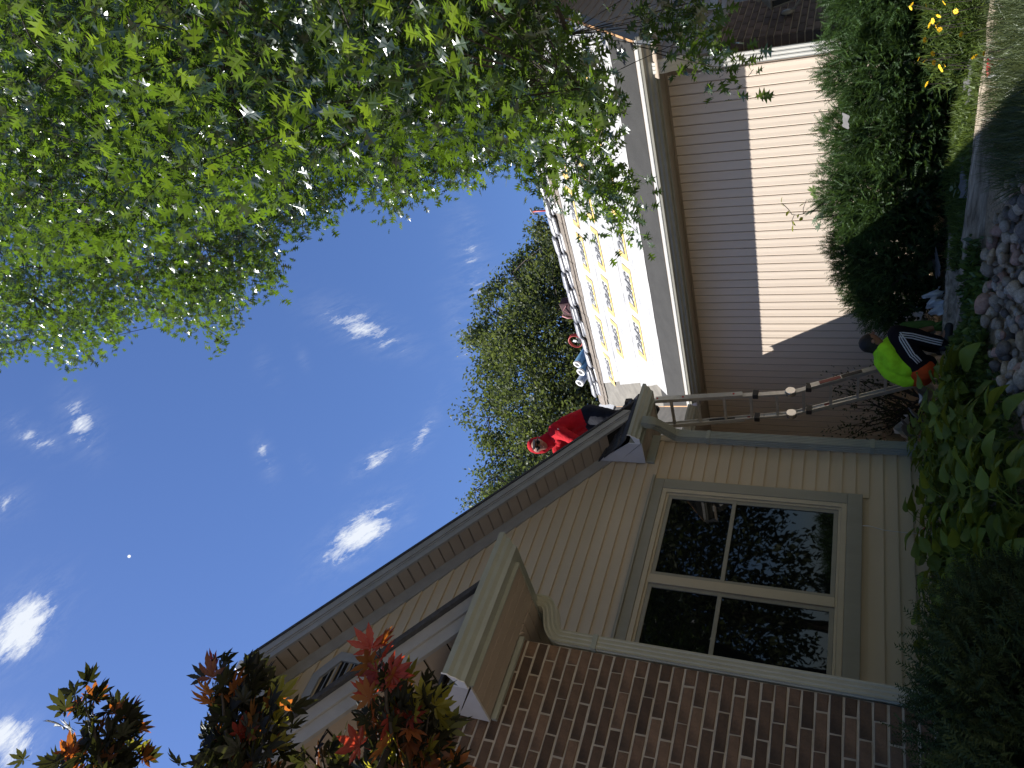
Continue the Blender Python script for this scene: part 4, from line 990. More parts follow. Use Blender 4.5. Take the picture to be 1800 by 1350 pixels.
def man_roof():
    t = thing('person', 'man in red hooded sweatshirt and dark sunglasses bending over on the house roof', 'person', (5.95, 5.95, 2.0))
    g = lambda L_, a: [tuple(p[:3]) + (p[3] + a,) for p in L_]
    hN, hF = (5.945, 5.93, 2.72, .105), (5.985, 6.10, 2.72, .105)
    lN = [hN, (5.87, 5.87, 2.53, .088), (5.84, 5.85, 2.37, .068), (5.93, 5.87, 2.19, .060), (6.0, 5.88, 2.05, .045), (6.0, 5.88, 1.99, .042)]
    lF = [hF, (5.88, 6.13, 2.55, .088), (5.82, 6.14, 2.41, .068), (5.90, 6.15, 2.22, .060), (5.98, 6.16, 2.07, .045), (5.98, 6.16, 2.005, .042)]
    tN, tF = (5.88, 5.87, 2.06, .034), (5.86, 6.15, 2.08, .034)
    spine = [(5.965, 6.02, 2.76, .115), (5.90, 6.035, 2.87, .115), (5.82, 6.055, 2.985, .12), (5.745, 6.085, 3.09, .115), (5.70, 6.105, 3.155, .075), (5.675, 6.125, 3.195, .058)]
    sN = [(5.93, 5.94, 2.76, .10), (5.87, 5.945, 2.86, .10), (5.79, 5.95, 2.96, .10), (5.70, 5.965, 3.065, .085)]
    sF = [(5.985, 6.10, 2.77, .10), (5.92, 6.125, 2.87, .10), (5.84, 6.16, 2.985, .10), (5.735, 6.215, 3.09, .085)]
    aN = [(5.69, 5.96, 3.06, .074), (5.62, 5.93, 2.94, .054), (5.565, 5.93, 2.83, .046), (5.50, 5.945, 2.66, .038), (5.46, 5.95, 2.56, .030)]
    aF = [(5.72, 6.23, 3.09, .074), (5.63, 6.30, 3.07, .054), (5.55, 6.34, 2.98, .046), (5.47, 6.30, 2.76, .038), (5.44, 6.28, 2.62, .030)]
    hd = [(5.64, 6.145, 3.25, .075), (5.625, 6.155, 3.31, .088)]
    FD = Vector((-0.60, -0.62, -0.40)).normalized(); fc = Vector((5.612, 6.13, 3.275)); sx = FD.cross(Vector((0, 0, 1))).normalized(); uz = sx.cross(FD)
    face = [(tuple(fc + FD * .02 + uz * .03), .070, tuple(fc + FD * .03 - uz * .045), .052), (tuple(fc + FD * .075 + uz * .005), .016, tuple(fc + FD * .095 - uz * .012), .014)]
    fuse('body', caps(g(spine, -.012)) + caps(g(sN, -.014)) + caps(g(sF, -.014)) + caps(lN + [tN]) + caps(lF + [tF]) + caps(aN) + caps(aF) + caps([spine[-1]] + hd) + face, SKIN, t, .009)
    fuse('sweatshirt', caps(spine[:5]) + caps(sN) + caps(sF) + [(sN[i][:3], sN[i][3], sF[i][:3], sF[i][3]) for i in range(4)] + caps(g(aN, .018)) + caps(g(aF, .018)), RED, t, smooth=3, fold=.024)
    fuse('hood', [((5.70, 6.12, 3.165), .095, (5.665, 6.16, 3.24), .095), ((5.655, 6.175, 3.27), .100, (5.645, 6.175, 3.325), .102), ((5.645, 6.175, 3.325), .102, (5.63, 6.16, 3.35), .092)], RED, t, .009, 3)
    MB().tube([fc + FD * .078 - uz * .040 - sx * .020, fc + FD * .084 - uz * .041, fc + FD * .078 - uz * .040 + sx * .020], [.003, .006, .003], 6).build('mouth', mat('lips', (0.22, 0.08, 0.06), 0.6, 0.1, 10), t, smooth=True)
    gl = MB()
    for q in (-1, 1): gl.lathe(fc + FD * .082 + uz * .026 + sx * q * .032, [(0, -.006), (.020, -.004), (.024, .004), (.018, .010), (0, .012)], 12, axis=FD + sx * q * .3)
    gl.tube([fc + FD * .090 + uz * .030 - sx * .012, fc + FD * .090 + uz * .030 + sx * .012], .005, 6)
    for q in (-1, 1): gl.tube([fc + FD * .080 + uz * .032 + sx * q * .060, fc - FD * .02 + uz * .03 + sx * q * .082], .005, 6)
    gl.build('sunglasses', mat('black_lens', (0.008, 0.008, 0.01), 0.45, 0.1, 5, spec=0.2), t, smooth=True)
    MB().prism([fc + FD * .06 + uz * .078 - sx * .065, fc + FD * .15 + uz * .060 - sx * .045, fc + FD * .15 + uz * .060 + sx * .045, fc + FD * .06 + uz * .078 + sx * .065], uz * .008).build('cap_brim', NAVYBLK, t, bevel=0.003)
    fuse('trousers', caps(g(lN, .016)) + caps(g(lF, .016)) + [(hN[:3], .118, hF[:3], .118), ((5.955, 6.015, 2.74), .125, (5.97, 6.02, 2.70), .125)], NAVY, t, smooth=3, fold=.014)
    for q, c in ((lN, tN), (lF, tF)):
        a = Vector(q[5][:3]); c = Vector(c[:3]); dd = c - a
        fuse('shoe', [(a - dd * .3, .046, a + dd * .5, .044), (a + dd * .5, .044, c + dd * .4, .036)], BLACK, t, .009, 2)
    hand(t, aN[-1][:3], (-0.3, 0.0, -1), (0.6, 0.4, 0), GLOVE); hand(t, aF[-1][:3], (-0.2, -0.2, -1), (0.6, -0.4, 0), GLOVE)
    MB().obox((5.632, 5.875, 2.985), (.012, .012, 0), (0.004, -.004, 0), (0.006, 0, .016)).build('chest_print', WHITEP, t)
man_roof()

# ================================================================== LANTERN, WIRES AND LITTER
PEWTER = mat('pewter_paint', (0.30, 0.28, 0.23), 0.45, 0.15, 10); LGLASS = mat('smoky_lantern_glass', (0.05, 0.055, 0.055), 0.08, 0.1, 5, spec=0.7)
lan = thing('wall_lantern', 'pewter coach lantern mounted on the dark brick by the garage door', 'lantern', (8.20, 2.60, 0.62))
lc = (8.20, 2.43, 0.0)
MB().lathe((lc[0], lc[1], 0.80), [(0.012, .17), (.012, .14), (.026, .135), (.030, .12), (.022, .10), (.012, .09), (.03, .085), (.055, .07), (.085, .04), (.118, .012), (.122, 0.0), (.115, -.006)], 8).build('lantern_cap', PEWTER, lan)
MB().lathe((lc[0], lc[1], 0.61), [(.062, 0.0), (.105, .18)], 8).build('lantern_glass', LGLASS, lan)
fr = MB()
for i in range(8):
    a = 2 * math.pi * i / 8 + 0.0
    fr.tube([(lc[0] + .063 * math.cos(a), lc[1] + .063 * math.sin(a), .61), (lc[0] + .107 * math.cos(a), lc[1] + .107 * math.sin(a), .79)], .005, 5)
fr.build('lantern_frame', PEWTER, lan)
MB().lathe((lc[0], lc[1], 0.50), [(.004, 0), (.02, .015), (.022, .03), (.012, .045), (.012, .06), (.03, .07), (.055, .085), (.078, .10), (.078, .11), (.06, .112)], 8).build('lantern_base', PEWTER, lan)
MB().tube([(lc[0], lc[1], .55), (lc[0], lc[1] + .06, .54), (lc[0], 2.56, .60), (lc[0], 2.585, .66)], .012, 8).build('bracket', PEWTER, lan, smooth=True)
MB().lathe((lc[0], 2.596, 0.66), [(0.0, 0.0), (.055, .0), (.06, -.0), (.055, .018), (.02, .03), (0, .03)], 14, axis=(0, -1, 0)).build('back_plate', PEWTER, lan, smooth=True)

wire = thing('cable', 'thin white cable hanging from the window trim down to a small coil', 'cable', (4.62, 5.82, -0.6))
WC = mat('white_cable', (0.62, 0.62, 0.58), 0.5, 0.05, 8)
MB().tube([(4.625, 5.81, -0.128), (4.625, 5.805, -0.18), (4.605, 5.818, -0.30), (4.60, 5.818, -0.43), (4.60, 5.816, -0.55)], 0.0035, 6).build('cable_run', WC, wire, smooth=True)
for k in range(3):
    pts = [(4.597 + .002 * k + .045 * math.cos(a + k), 5.808 - .004 * k, -.605 + (.047 + .003 * k) * math.sin(a + k)) for a in np.linspace(0, 6.28, 22)]
    MB().tube(pts, 0.0035, 6, cap=False).build('cable_loop', WC, wire, smooth=True)
MB().tube([(4.63, 5.80, -.585), (4.69, 5.79, -.64), (4.76, 5.78, -.70)], 0.004, 6).build('red_lead', REDP, wire)

SCR = mat('torn_shingle_grey', (0.135, 0.135, 0.14), 0.9, 0.25, 14, 0.6, 90)
def scrap(c, l, wd, rot, tilt, seed, label, m=SCR):
    r = random.Random(seed); n = 9; top = []
    for i in range(n): top.append((-l / 2 + l * i / (n - 1), wd / 2 + r.uniform(-.25, .12) * wd))
    for i in range(n)[::-1]: top.append((-l / 2 + l * i / (n - 1), -wd / 2 + r.uniform(-.1, .2) * wd))
    R_ = Matrix.Rotation(rot, 4, 'Z') @ Matrix.Rotation(tilt, 4, 'X')
    V = []
    for dz in (0.0, 0.006):
        for (x, y) in top: V.append(R_ @ Vector((x, y, dz + 0.05 * (x / l) ** 2 * 4 * wd * r.uniform(.9, 1.1))) + Vector(c))
    k = len(top); F = [tuple(range(k))[::-1], tuple(range(k, 2 * k))] + [(i, (i + 1) % k, k + (i + 1) % k, k + i) for i in range(k)]
    o = bpy.data.objects.new('shingle_scrap', mesh('shingle_scrap', V, F, m)); C.objects.link(o)
    tag(o, label, 'shingle scrap', 'torn shingle pieces fallen in the garden')
scrap((6.62, 2.78, -0.80), .34, .17, 2.4, -.5, 1, 'wide grey torn shingle propped on the ground cover near the yellow flowers')
scrap((6.36, 2.66, -0.83), .42, .09, 2.3, -.4, 2, 'long grey shingle strip curled along the timber beside the bare soil')
scrap((6.72, 3.02, -0.76), .38, .07, 2.2, -.3, 3, 'narrow grey shingle strip lying on the light green ground cover')
scrap((6.38, 3.18, -0.83), .26, .10, 2.1, -.6, 4, 'small dark shingle piece against the timber behind the tall grass')
scrap((6.42, 3.50, -0.81), .34, .16, 2.0, -.6, 5, 'torn shingle split into fingers, leaning on the timber')
scrap((6.62, 3.02, 0.10), .16, .07, 1.2, -.9, 6, 'little shingle scrap caught in the top of the yew hedge')
scrap((5.05, 4.86, -0.50), .26, .13, .6, -.9, 7, 'dark shingle piece standing among the hosta leaves')
scrap((6.05, 6.05, -0.55), .36, .22, .4, -.7, 8, 'large dark shingle piece by the ladder foot')
scrap((5.35, 5.45, -0.60), .20, .10, .9, -.5, 9, 'dark shingle scrap half hidden between hosta leaves and downspout')
scrap((6.75, 4.55, -0.70), .3, .2, 1.0, -.2, 10, 'dark shingle heap under the end of the yew hedge')
def sheet(name, label, cat, cx, cy, cz, sx, sy, rot, seed, m, amp=0.05, tilt=0.0):
    r = np.random.default_rng(seed); n = 14; V = []
    ph = r.uniform(0, 6, 6)
    for j in range(n + 1):
        for i in range(n + 1):
            u, v = i / n - .5, j / n - .5
            edge = 1 + .12 * math.sin(7 * u + ph[0]) * math.cos(5 * v + ph[1])
            z = amp * (math.sin(9 * u + ph[2] + 3 * v) * .6 + math.sin(15 * v + ph[3] - 6 * u) * .4 + r.uniform(-.25, .25))
            p = Matrix.Rotation(rot, 3, 'Z') @ (Matrix.Rotation(tilt, 3, 'X') @ Vector((u * sx * edge, v * sy * edge, z))); V.append(p + Vector((cx, cy, cz)))
    F = [(j * (n + 1) + i, j * (n + 1) + i + 1, (j + 1) * (n + 1) + i + 1, (j + 1) * (n + 1) + i) for j in range(n) for i in range(n)]
    o = bpy.data.objects.new(name, mesh(name, V, F, m, False)); C.objects.link(o); tag(o, label, cat); return o
TARP = mat('white_tarp', (0.60, 0.60, 0.58), 0.4, 0.1, 6); BAGM = mat('grey_plastic_bag', (0.42, 0.45, 0.47), 0.3, 0.25, 6)
sheet('tarp', 'crumpled white tarp on the ground between hedge and crouching man', 'tarp', 6.95, 5.35, -0.62, .55, .35, .7, 3, TARP, .06, -0.5)
sheet('tarp', 'white tarp behind the crouching man under the ladder', 'tarp', 6.35, 5.75, -0.66, .8, .5, .2, 4, TARP, .05, -0.35)
sheet('tarp', 'pale plastic sheeting rumpled beside the tall downspout', 'tarp', 6.15, 6.35, -0.62, .6, .5, .3, 5, TARP, .07, -0.6)
sheet('plastic_bag', 'crumpled grey plastic bag on the timber by the man', 'plastic bag', 6.55, 4.85, -0.70, .26, .22, .5, 6, BAGM, .09, -0.4)
STEP = mat('tan_step_boards', (0.30, 0.22, 0.15), 0.8, 0.12, 6)
stp = thing('porch_step', 'low tan stacked step in the porch behind the ladder', 'step', (6.75, 6.85, -0.75))
MB().box(6.30, 7.55, 6.84, 7.5, -0.56, -0.375).build('tread', STEP, stp, bevel=.006); MB().box(6.30, 7.55, 6.75, 6.84, -0.78, -0.565).build('riser', STEP, stp, bevel=.006)

# D-handle of a spade lying in the grass
sp = thing('spade', 'spade lying in the grass with grey loop handle and red grip', 'spade', (6.05, 2.58, -0.9))
c0 = Vector((6.10, 2.50, -0.815)); u = Vector((-0.42, 0.90, -0.05)).normalized(); v = Vector((-0.62, -0.5, -0.55)).normalized()
GP_ = mat('grey_handle', (0.24, 0.25, 0.26), 0.35, 0.1, 8)
loop = [c0 + u * .055, c0 + u * .065 + v * .045, c0 + u * .02 + v * .115, c0 + v * .15, c0 - u * .03 + v * .115, c0 - u * .065 + v * .045, c0 - u * .055]
MB().tube(smooth_path(loop, 4), 0.017, 8).build('loop_handle', GP_, sp, smooth=True)
MB().tube([c0 + u * .058, c0, c0 - u * .058], [.018, .021, .018], 10).build('grip', mat('red_grip', (0.50, 0.02, 0.04), 0.5, 0.1, 8), sp, smooth=True)
MB().tube([c0 + v * .14, c0 + v * .24, c0 + v * .5 + Vector((0, 0, .12))], [.022, .018, .017], 10).build('shaft', GP_, sp, smooth=True)

# ================================================================== TIMBER EDGING AND RIVER ROCKS
def timber(a, b, wd, h, label, seed):
    r = random.Random(seed); a = Vector(a); b = Vector(b); t = (b - a); L_ = t.length; t.normalize(); s = Vector((-t.y, t.x, 0)).normalized(); up = Vector((0, 0, 1))
    n = 26; V = []
    for i in range(n + 1):
        p = a + t * L_ * i / n
        for (q, z) in ((-.5, 0), (-.5, .9), (-.42, 1), (-.15, 1.0), (-.12, .9), (-.08, 1.02), (.25, 1.0), (.42, 1), (.5, .88), (.5, 0)):
            V.append(p + s * (q * wd + r.uniform(-.006, .006)) + up * (z * h + r.uniform(-.008, .005) * (z > 0)))
    k = 10; F = [(i * k + j, i * k + (j + 1) % k, (i + 1) * k + (j + 1) % k, (i + 1) * k + j) for i in range(n) for j in range(k)]
    F += [tuple(range(k))[::-1], tuple(n * k + j for j in range(k))]
    o = bpy.data.objects.new('timber_edging', mesh('timber_edging', V, F, TIMBER)); C.objects.link(o); tag(o, label, 'timber', 'old timbers edging the flower bed')
timber((6.46, 0.6, -0.93), (6.13, 3.95, -0.93), .155, .135, 'long weathered timber edging the bed between flowers and rocks', 1)
timber((6.12, 3.97, -0.93), (5.86, 5.1, -0.91), .15, .12, 'short weathered timber nearest the crouching man', 2)
timber((6.62, 4.15, -0.88), (6.12, 5.1, -0.87), .13, .13, 'second timber set back under the hedge by the plastic bag', 3)
def rock_mesh(seed, m):
    r = np.random.default_rng(seed); bm = bmesh.new(); bmesh.ops.create_icosphere(bm, subdivisions=2, radius=1.0)
    sc_ = np.array([1.0, r.uniform(.65, .95), r.uniform(.5, .8)]); ds = [r.normal(size=3) for _ in range(9)]; ds = [d / np.linalg.norm(d) for d in ds]; cut = r.uniform(.55, .92, 9)
    for v in bm.verts:
        p = np.array(v.co)
        for d, c in zip(ds, cut):
            k = p @ d
            if k > c: p = p - d * (k - c) * .85
        p *= (1 + r.uniform(-.025, .025)); v.co = p * sc_
    me = bpy.data.meshes.new('river_rock'); bm.to_mesh(me); bm.free(); me.materials.append(m); me.polygons.foreach_set('use_smooth', [True] * len(me.polygons)); return me
def rockmat(n, c, c2): return mat(n, c, 0.8, 0.2, 3.5, 0.35, 14, objvar=0.3, col2=c2)
RK = [('grey', rockmat('grey_rock', (0.31, 0.245, 0.175), (0.52, 0.43, 0.33)), .42), ('tan', rockmat('tan_rock', (0.36, 0.26, 0.16), (0.52, 0.40, 0.27)), .2), ('pinkish', rockmat('pink_rock', (0.36, 0.20, 0.15), (0.50, 0.33, 0.26)), .16), ('dark slate', rockmat('dark_rock', (0.11, 0.095, 0.08), (0.22, 0.19, 0.165)), .14), ('pale', rockmat('pale_rock', (0.38, 0.33, 0.27), (0.50, 0.44, 0.37)), .08)]
RM = {n: [rock_mesh(i * 7 + 11 * k, m) for i in range(5)] for k, (n, m, p) in enumerate(RK)}
poly = [(5.44, 3.0), (5.6, 3.29), (5.79, 3.59), (5.8, 3.95), (5.35, 4.05), (4.75, 3.97), (4.21, 3.82), (3.74, 3.66), (3.3, 3.2), (4.2, 2.75), (5.0, 2.45), (5.3, 2.7)]
def inpoly(x, y, P):
    c = False; n = len(P)
    for i in range(n):
        (x1, y1), (x2, y2) = P[i], P[i - 1]
        if (y1 > y) != (y2 > y) and x < (x2 - x1) * (y - y1) / (y2 - y1) + x1: c = not c
    return c
placed = []
tries = 0
while len(placed) < 270 and tries < 14000:
    tries += 1
    x, y = random.uniform(3.2, 5.9), random.uniform(2.4, 4.1)
    if not inpoly(x, y, poly): continue
    r = random.choice((.035, .042, .05, .055, .06, .07)) if len(placed) > 55 else random.uniform(.055, .082)
    if any((x - a) ** 2 + (y - b) ** 2 < ((r + c) * .86) ** 2 for a, b, c in placed): continue
    placed.append((x, y, r))
def put_rock(x, y, z, r, label=None, kind=None):
    q = random.random(); k = kind
    if k is None:
        for n, m, p in RK:
            q -= p
            if q <= 0: k = n; break
        k = k or 'grey'
    o = bpy.data.objects.new('river_rock', random.choice(RM[k])); C.objects.link(o)
    o.location = (x, y, z); o.scale = (r, r, r); o.rotation_euler = (random.uniform(-.3, .3), random.uniform(-.3, .3), random.uniform(0, 6.28))
    sz = 'small' if r < .052 else ('medium' if r < .072 else 'large'); wh = 'beside the timber' if x > 5.35 else ('at the hosta end' if y > 3.45 and x < 4.7 else ('at the lawn edge' if y < 3.3 else 'in the middle of the border'))
    tag(o, label or f'{sz} {k} river rock in the rock border, {wh}', 'rock', 'river rocks bordering the flower bed')
for i, (x, y, r) in enumerate(placed):
    put_rock(x, y, gz(x, y) + r * .42 + .01, r)
for _ in range(45):
    x, y, r = random.choice(placed); x += random.uniform(-.06, .06); y += random.uniform(-.06, .06)
    if inpoly(x, y, poly): put_rock(x, y, gz(x, y) + .085, random.uniform(.035, .065))
put_rock(5.36, 3.98, gz(5.36, 3.98) + .07, .09, 'largest pink granite boulder in the rock border near the hostas', 'pinkish')
# ================================================================== LEAVES AND PLANTS
def orient(D, Nn):
    """orthonormal frames from direction and rough normal arrays"""
    D = D / np.linalg.norm(D, axis=1, keepdims=True)
    Sx = np.cross(Nn, D); ln = np.linalg.norm(Sx, axis=1, keepdims=True); Sx = Sx / np.maximum(ln, 1e-6)
    Nz = np.cross(D, Sx); return D, Sx, Nz
def scatter(name, tv, tf, P, D, Nn, S, m, parent, tint=None, smooth=False):
    """many copies of a small leaf shape as one mesh (crown mass)"""
    tv = np.asarray(tv, float); tf = np.asarray(tf, int); D, Sx, Nz = orient(D, Nn); n = len(P); k = len(tv)
    S = np.broadcast_to(np.asarray(S, float), (n,))
    V = P[:, None, :] + S[:, None, None] * (tv[None, :, 0:1] * D[:, None, :] + tv[None, :, 1:2] * Sx[:, None, :] + tv[None, :, 2:3] * Nz[:, None, :])
    F = (tf[None] + (np.arange(n) * k)[:, None, None]).reshape(-1, tf.shape[1])
    me = raw_mesh(name, V.reshape(-1, 3), F, m, smooth)
    if tint is None: tint = rng.random(n)
    vattr(me, 'tint', np.repeat(tint, k))
    o = bpy.data.objects.new(name, me); link(o, parent); return o
def unit(n): v = rng.normal(size=(n, 3)); return v / np.linalg.norm(v, axis=1, keepdims=True)
def cone(dirn, spread, n): 
    d = np.asarray(dirn, float); d = d / np.linalg.norm(d)
    v = d[None] + spread * rng.normal(size=(n, 3)); return v / np.linalg.norm(v, axis=1, keepdims=True)

# pin oak leaf: deep pointed lobes either side of a folded midrib
def oak_leaf():
    mid = [(0, 0, 0), (.30, 0, .0), (.55, 0, -.01), (.78, 0, -.04), (1.0, 0, -.12)]
    half = [(.14, .03, .01), (.19, .27, .05), (.29, .05, .02), (.50, .47, .03), (.53, .055, .01), (.77, .37, -.03), (.77, .045, -.03)]
    V = list(mid); F = []
    for s in (1, -1):
        b = len(V); V += [(x, y * s, z) for x, y, z in half]; a, bb, c, d, e, f, g = range(b, b + 7)
        T = [(0, a, 1), (a, bb, c), (a, c, 1), (c, d, e), (1, c, e), (1, e, 2), (e, f, g), (2, e, g), (2, g, 3), (3, g, 4)]
        F += [t if s > 0 else t[::-1] for t in T]
    # petiole
    b = len(V); V += [(-.28, .008, .03), (-.28, -.008, .03)]; F += [(b, 0, b + 1)]
    return V, F
OV, OF = oak_leaf()
OAK = leafmat('oak_leaf', (0.030, 0.055, 0.018), (0.055, 0.110, 0.008), tw=0.50, gloss=0.45, rough=0.25, spread=0.55, trans2=(0.175, 0.30, 0.018))
OAKI = leafmat('oak_leaf_near', (0.030, 0.055, 0.018), (0.10, 0.19, 0.012), tw=0.50, gloss=0.45, rough=0.25, spread=0.5, use='obj', trans2=(0.24, 0.36, 0.02))

def ray_pt(x, y, r):
    d = RIGHT * (675 - y) + UP * (900 - x) + FWD * 1350
    return np.array(d * (r / math.hypot(d.x, d.y)))
def in_poly_arr(x, y, P):
    c = np.zeros(len(x), bool)
    for i in range(len(P)):
        (x1, y1), (x2, y2) = P[i], P[i - 1]
        with np.errstate(divide='ignore', invalid='ignore'):
            c ^= ((y1 > y) != (y2 > y)) & (x < (x2 - x1) * (y - y1) / (y2 - y1 + 1e-12) + x1)
    return c
def limb(mb, a, b, r0, r1, sag=0.0, n=7, wob=0.06, seed=0, mi=0):
    r = np.random.default_rng(seed); a = np.array(a); b = np.array(b); L_ = np.linalg.norm(b - a); pts = []
    for i in range(n + 1):
        t = i / n; p = a + (b - a) * t; p = p + np.array([0, 0, sag * L_ * 4 * t * (1 - t)]) + (r.normal(size=3) * wob * L_ * .25 * (0 < i < n))
        pts.append(p)
    mb.tube(pts, [r0 + (r1 - r0) * (i / n) for i in range(n + 1)], 6, mi)
    return pts

def oak():
    t = thing('oak_tree', 'big pin oak with lobed backlit leaves hanging over the garage from the right', 'tree', (7.2, -1.6, -1.2))
    base = np.array([7.2, -1.6, -1.2]); top = np.array([6.9, -1.2, 10.5])
    tr = MB(); limb(tr, base, top, .26, .07, n=10, wob=.02, seed=3); tr.build('trunk', BARK, t, smooth=True)
    # shape of the hanging side of the crown as seen from the lawn; each spray gets its own distance
    OUT = [(-60, -80), (930, -80), (965, -20), (985, 60), (1010, 110), (1050, 150), (1065, 250), (1090, 330), (1120, 395), (1105, 415), (1075, 360), (1040, 375), (985, 350), (930, 305), (880, 270), (845, 285), (800, 320), (740, 325), (720, 350), (690, 372), (665, 345), (600, 352), (545, 390), (505, 395), (480, 470), (480, 515), (430, 480), (395, 600), (350, 585), (290, 560), (240, 535), (205, 590), (120, 645), (65, 590), (10, 630), (-60, 640)]
    N_ = 4200
    xs = rng.uniform(-60, 1240, 15000); ys = rng.uniform(-80, 645, 15000)
    ok = in_poly_arr(xs, ys, OUT) & ((rng.random(15000) < .5) | (xs < 950)); xs, ys = xs[ok][:N_], ys[ok][:N_]
    n = len(xs)
    edge = np.clip((ys + 40) / (np.interp(xs, [-60, 300, 500, 700, 900, 1100, 1240], [640, 570, 430, 355, 290, 380, 0]) + 60), 0, 1)
    r = rng.uniform(3.6, 8.6, n); r = np.where(edge > .72, rng.uniform(6.0, 9.0, n), r)
    near = rng.random(n) < .05; r = np.where(near & (edge < .6) & (xs > 150) & (xs < 800), rng.uniform(2.5, 3.5, n), r)
    # low sprays in front of the garage stay clear of its roof
    lim = np.interp(xs, [700, 850, 1000, 1240], [9.0, 7.4, 6.0, 5.4]); r = np.minimum(r, lim - rng.uniform(0, .9, n))
    CP = np.array([ray_pt(x, y, q) for x, y, q in zip(xs, ys, r)])
    # second spray on the wall side: long low twig
    ex = [(1110, -10, 5.2), (1135, -5, 5.2), (1160, 5, 5.2), (1185, -10, 5.3), (1215, 5, 5.3), (1240, -5, 5.3), (1150, 50, 5.3), (1175, 55, 5.3), (1040, 300, 6.3), (1070, 350, 6.3), (1225, 60, 5.6), (1240, 85, 5.5), (1255, 105, 5.5), (1270, 118, 5.45), (1285, 122, 5.45), (1295, 133, 5.4), (1180, 40, 5.4), (1200, 60, 5.5), (1150, 30, 5.4), (1215, 30, 5.3), (1190, 10, 5.2), (1130, 15, 5.2), (1235, 20, 5.3), (1170, 75, 5.5), (1205, 85, 5.5)]
    CP = np.vstack([CP, [ray_pt(*q) for q in ex]])
    xd = rng.uniform(-60, 900, 2200); yd = rng.uniform(-80, 300, 2200); okd = yd < np.interp(xd, [0, 400, 900], [300, 250, 120]); xd, yd = xd[okd], yd[okd]
    deep = np.array([ray_pt(x, y, q) for x, y, q in zip(xd, yd, np.minimum(rng.uniform(8.0, 11.0, len(xd)), np.interp(xd, [600, 900], [11, 8.0])))])
    # the rest of the crown, out of the picture, over and behind the lens side
    extra = []
    while len(extra) < 1300:
        p = rng.normal(size=3); p /= np.linalg.norm(p); p *= rng.random() ** .4; q = np.array([6.3, -2.2, 7.0]) + p * np.array([5.2, 4.6, 5.6])
        v = Vector(q); f = v.dot(FWD)
        if f > 0 and abs(v.dot(RIGHT)) / f < .55 and abs(v.dot(UP)) / f < .72: continue
        extra.append(q)
    CPa = np.vstack([CP, extra]); nvis = len(CP)
    # limbs: from the trunk to a few hubs, hubs to twigs
    hubs = []
    pick = CP[rng.choice(nvis, 150, replace=False)]
    br = MB(); segs = []
    main = []
    for i, (x, y, q) in enumerate([(60, 300, 6.5), (180, 420, 7), (330, 330, 6), (480, 260, 6), (650, 220, 6.2), (800, 160, 6.2), (930, 180, 6.0), (300, 60, 5.0), (550, 40, 5.2), (1000, 60, 5.2), (120, 60, 6), (420, 420, 8), (700, 320, 8), (880, 250, 7)]):
        e = ray_pt(x, y, q); z0 = min(9.5, max(2.8, e[2] * .75 + 1.0)); s = base + (top - base) * ((z0 - base[2]) / (top[2] - base[2]))
        P_ = limb(br, s, e, .075, .018, sag=.07, n=9, wob=.07, seed=30 + i); main += [np.array(p) for p in P_[3:]]
    main = np.array(main)
    dist = [np.min(np.linalg.norm(main - e, axis=1)) for e in pick]; grow = main.copy()
    for i in np.argsort(dist):
        e = pick[i]; k = np.argmin(np.linalg.norm(grow - e, axis=1) + 1.2 * np.maximum(0, e[2] - grow[:, 2] + .2)); q = np.linalg.norm(grow[k] - e); rr = .006 + .004 * q
        P_ = limb(br, grow[k], e, rr, .004, sag=.06, n=5, wob=.16, seed=200 + int(i)); hubs += [np.array(p) for p in P_[1:]]; grow = np.vstack([grow, [np.array(p) for p in P_[2:]]])
    hubs = np.vstack([np.array(hubs), main])
    br.build('limbs', TWIG, t, smooth=True)
    tb = MB()
    outw = []
    for i, e in enumerate(CPa):
        k = np.argmin(np.linalg.norm(hubs - e, axis=1)); h = hubs[k]; d = e - h; L_ = np.linalg.norm(d)
        if L_ > .9: d = d / L_ * .5; h = e - d
        if i < nvis and (i % 2 == 0): tb.tube([h, (h + e) / 2 + np.array([0, 0, .02]), e + d * .1], [.0045, .0035, .002], 3, cap=False)
        outw.append(d / (np.linalg.norm(d) + 1e-6))
    tb.build('twigs', TWIG, t)['kind'] = 'stuff'
    outw = np.array(outw)
    P = []; D = []; Nn = []; S = []
    for i, e in enumerate(CPa):
        m_ = 15 if i < nvis else 8
        d = cone(outw[i] + np.array([0, 0, -.55]), .75, m_)
        P.append(e + np.clip(rng.normal(size=(m_, 3)), -1.5, 1.5) * np.array([.12, .12, .09])); D.append(d); Nn.append(cone((0, 0, 1), .75, m_)); S.append(rng.uniform(.062, .118, m_))
    clump_light = .5 + .5 * np.sin(1.7 * CPa[:, 0] + 2.3 * CPa[:, 2]) * np.cos(1.9 * CPa[:, 1] - CPa[:, 2]); TI = np.concatenate([np.clip(.55 * clump_light[i] + .45 * rng.random(len(P[i])), 0, 1) for i in range(len(P))])  # sunlit and shaded clumps painted into the leaf tint
    P = np.vstack(P); D = np.vstack(D); Nn = np.vstack(Nn); S = np.concatenate(S)
    # nearest leaves that are in the picture are leaves of their own
    F_ = P @ np.array(FWD); U_ = 675 + 1350 * (P @ np.array(RIGHT)) / F_; V_ = 900 - 1350 * (P @ np.array(UP)) / F_
    inv = (F_ > 0) & (U_ > 0) & (U_ < 1350) & (V_ > 0) & (V_ < 1800)
    app = np.where(inv, S / F_, 0); order = np.argsort(-app); big = order[:300]; mask = np.ones(len(P), bool); mask[big] = False
    lm = mesh('leaf', OV, OF, OAKI)
    Dn, Sx, Nz = orient(D[big], Nn[big])
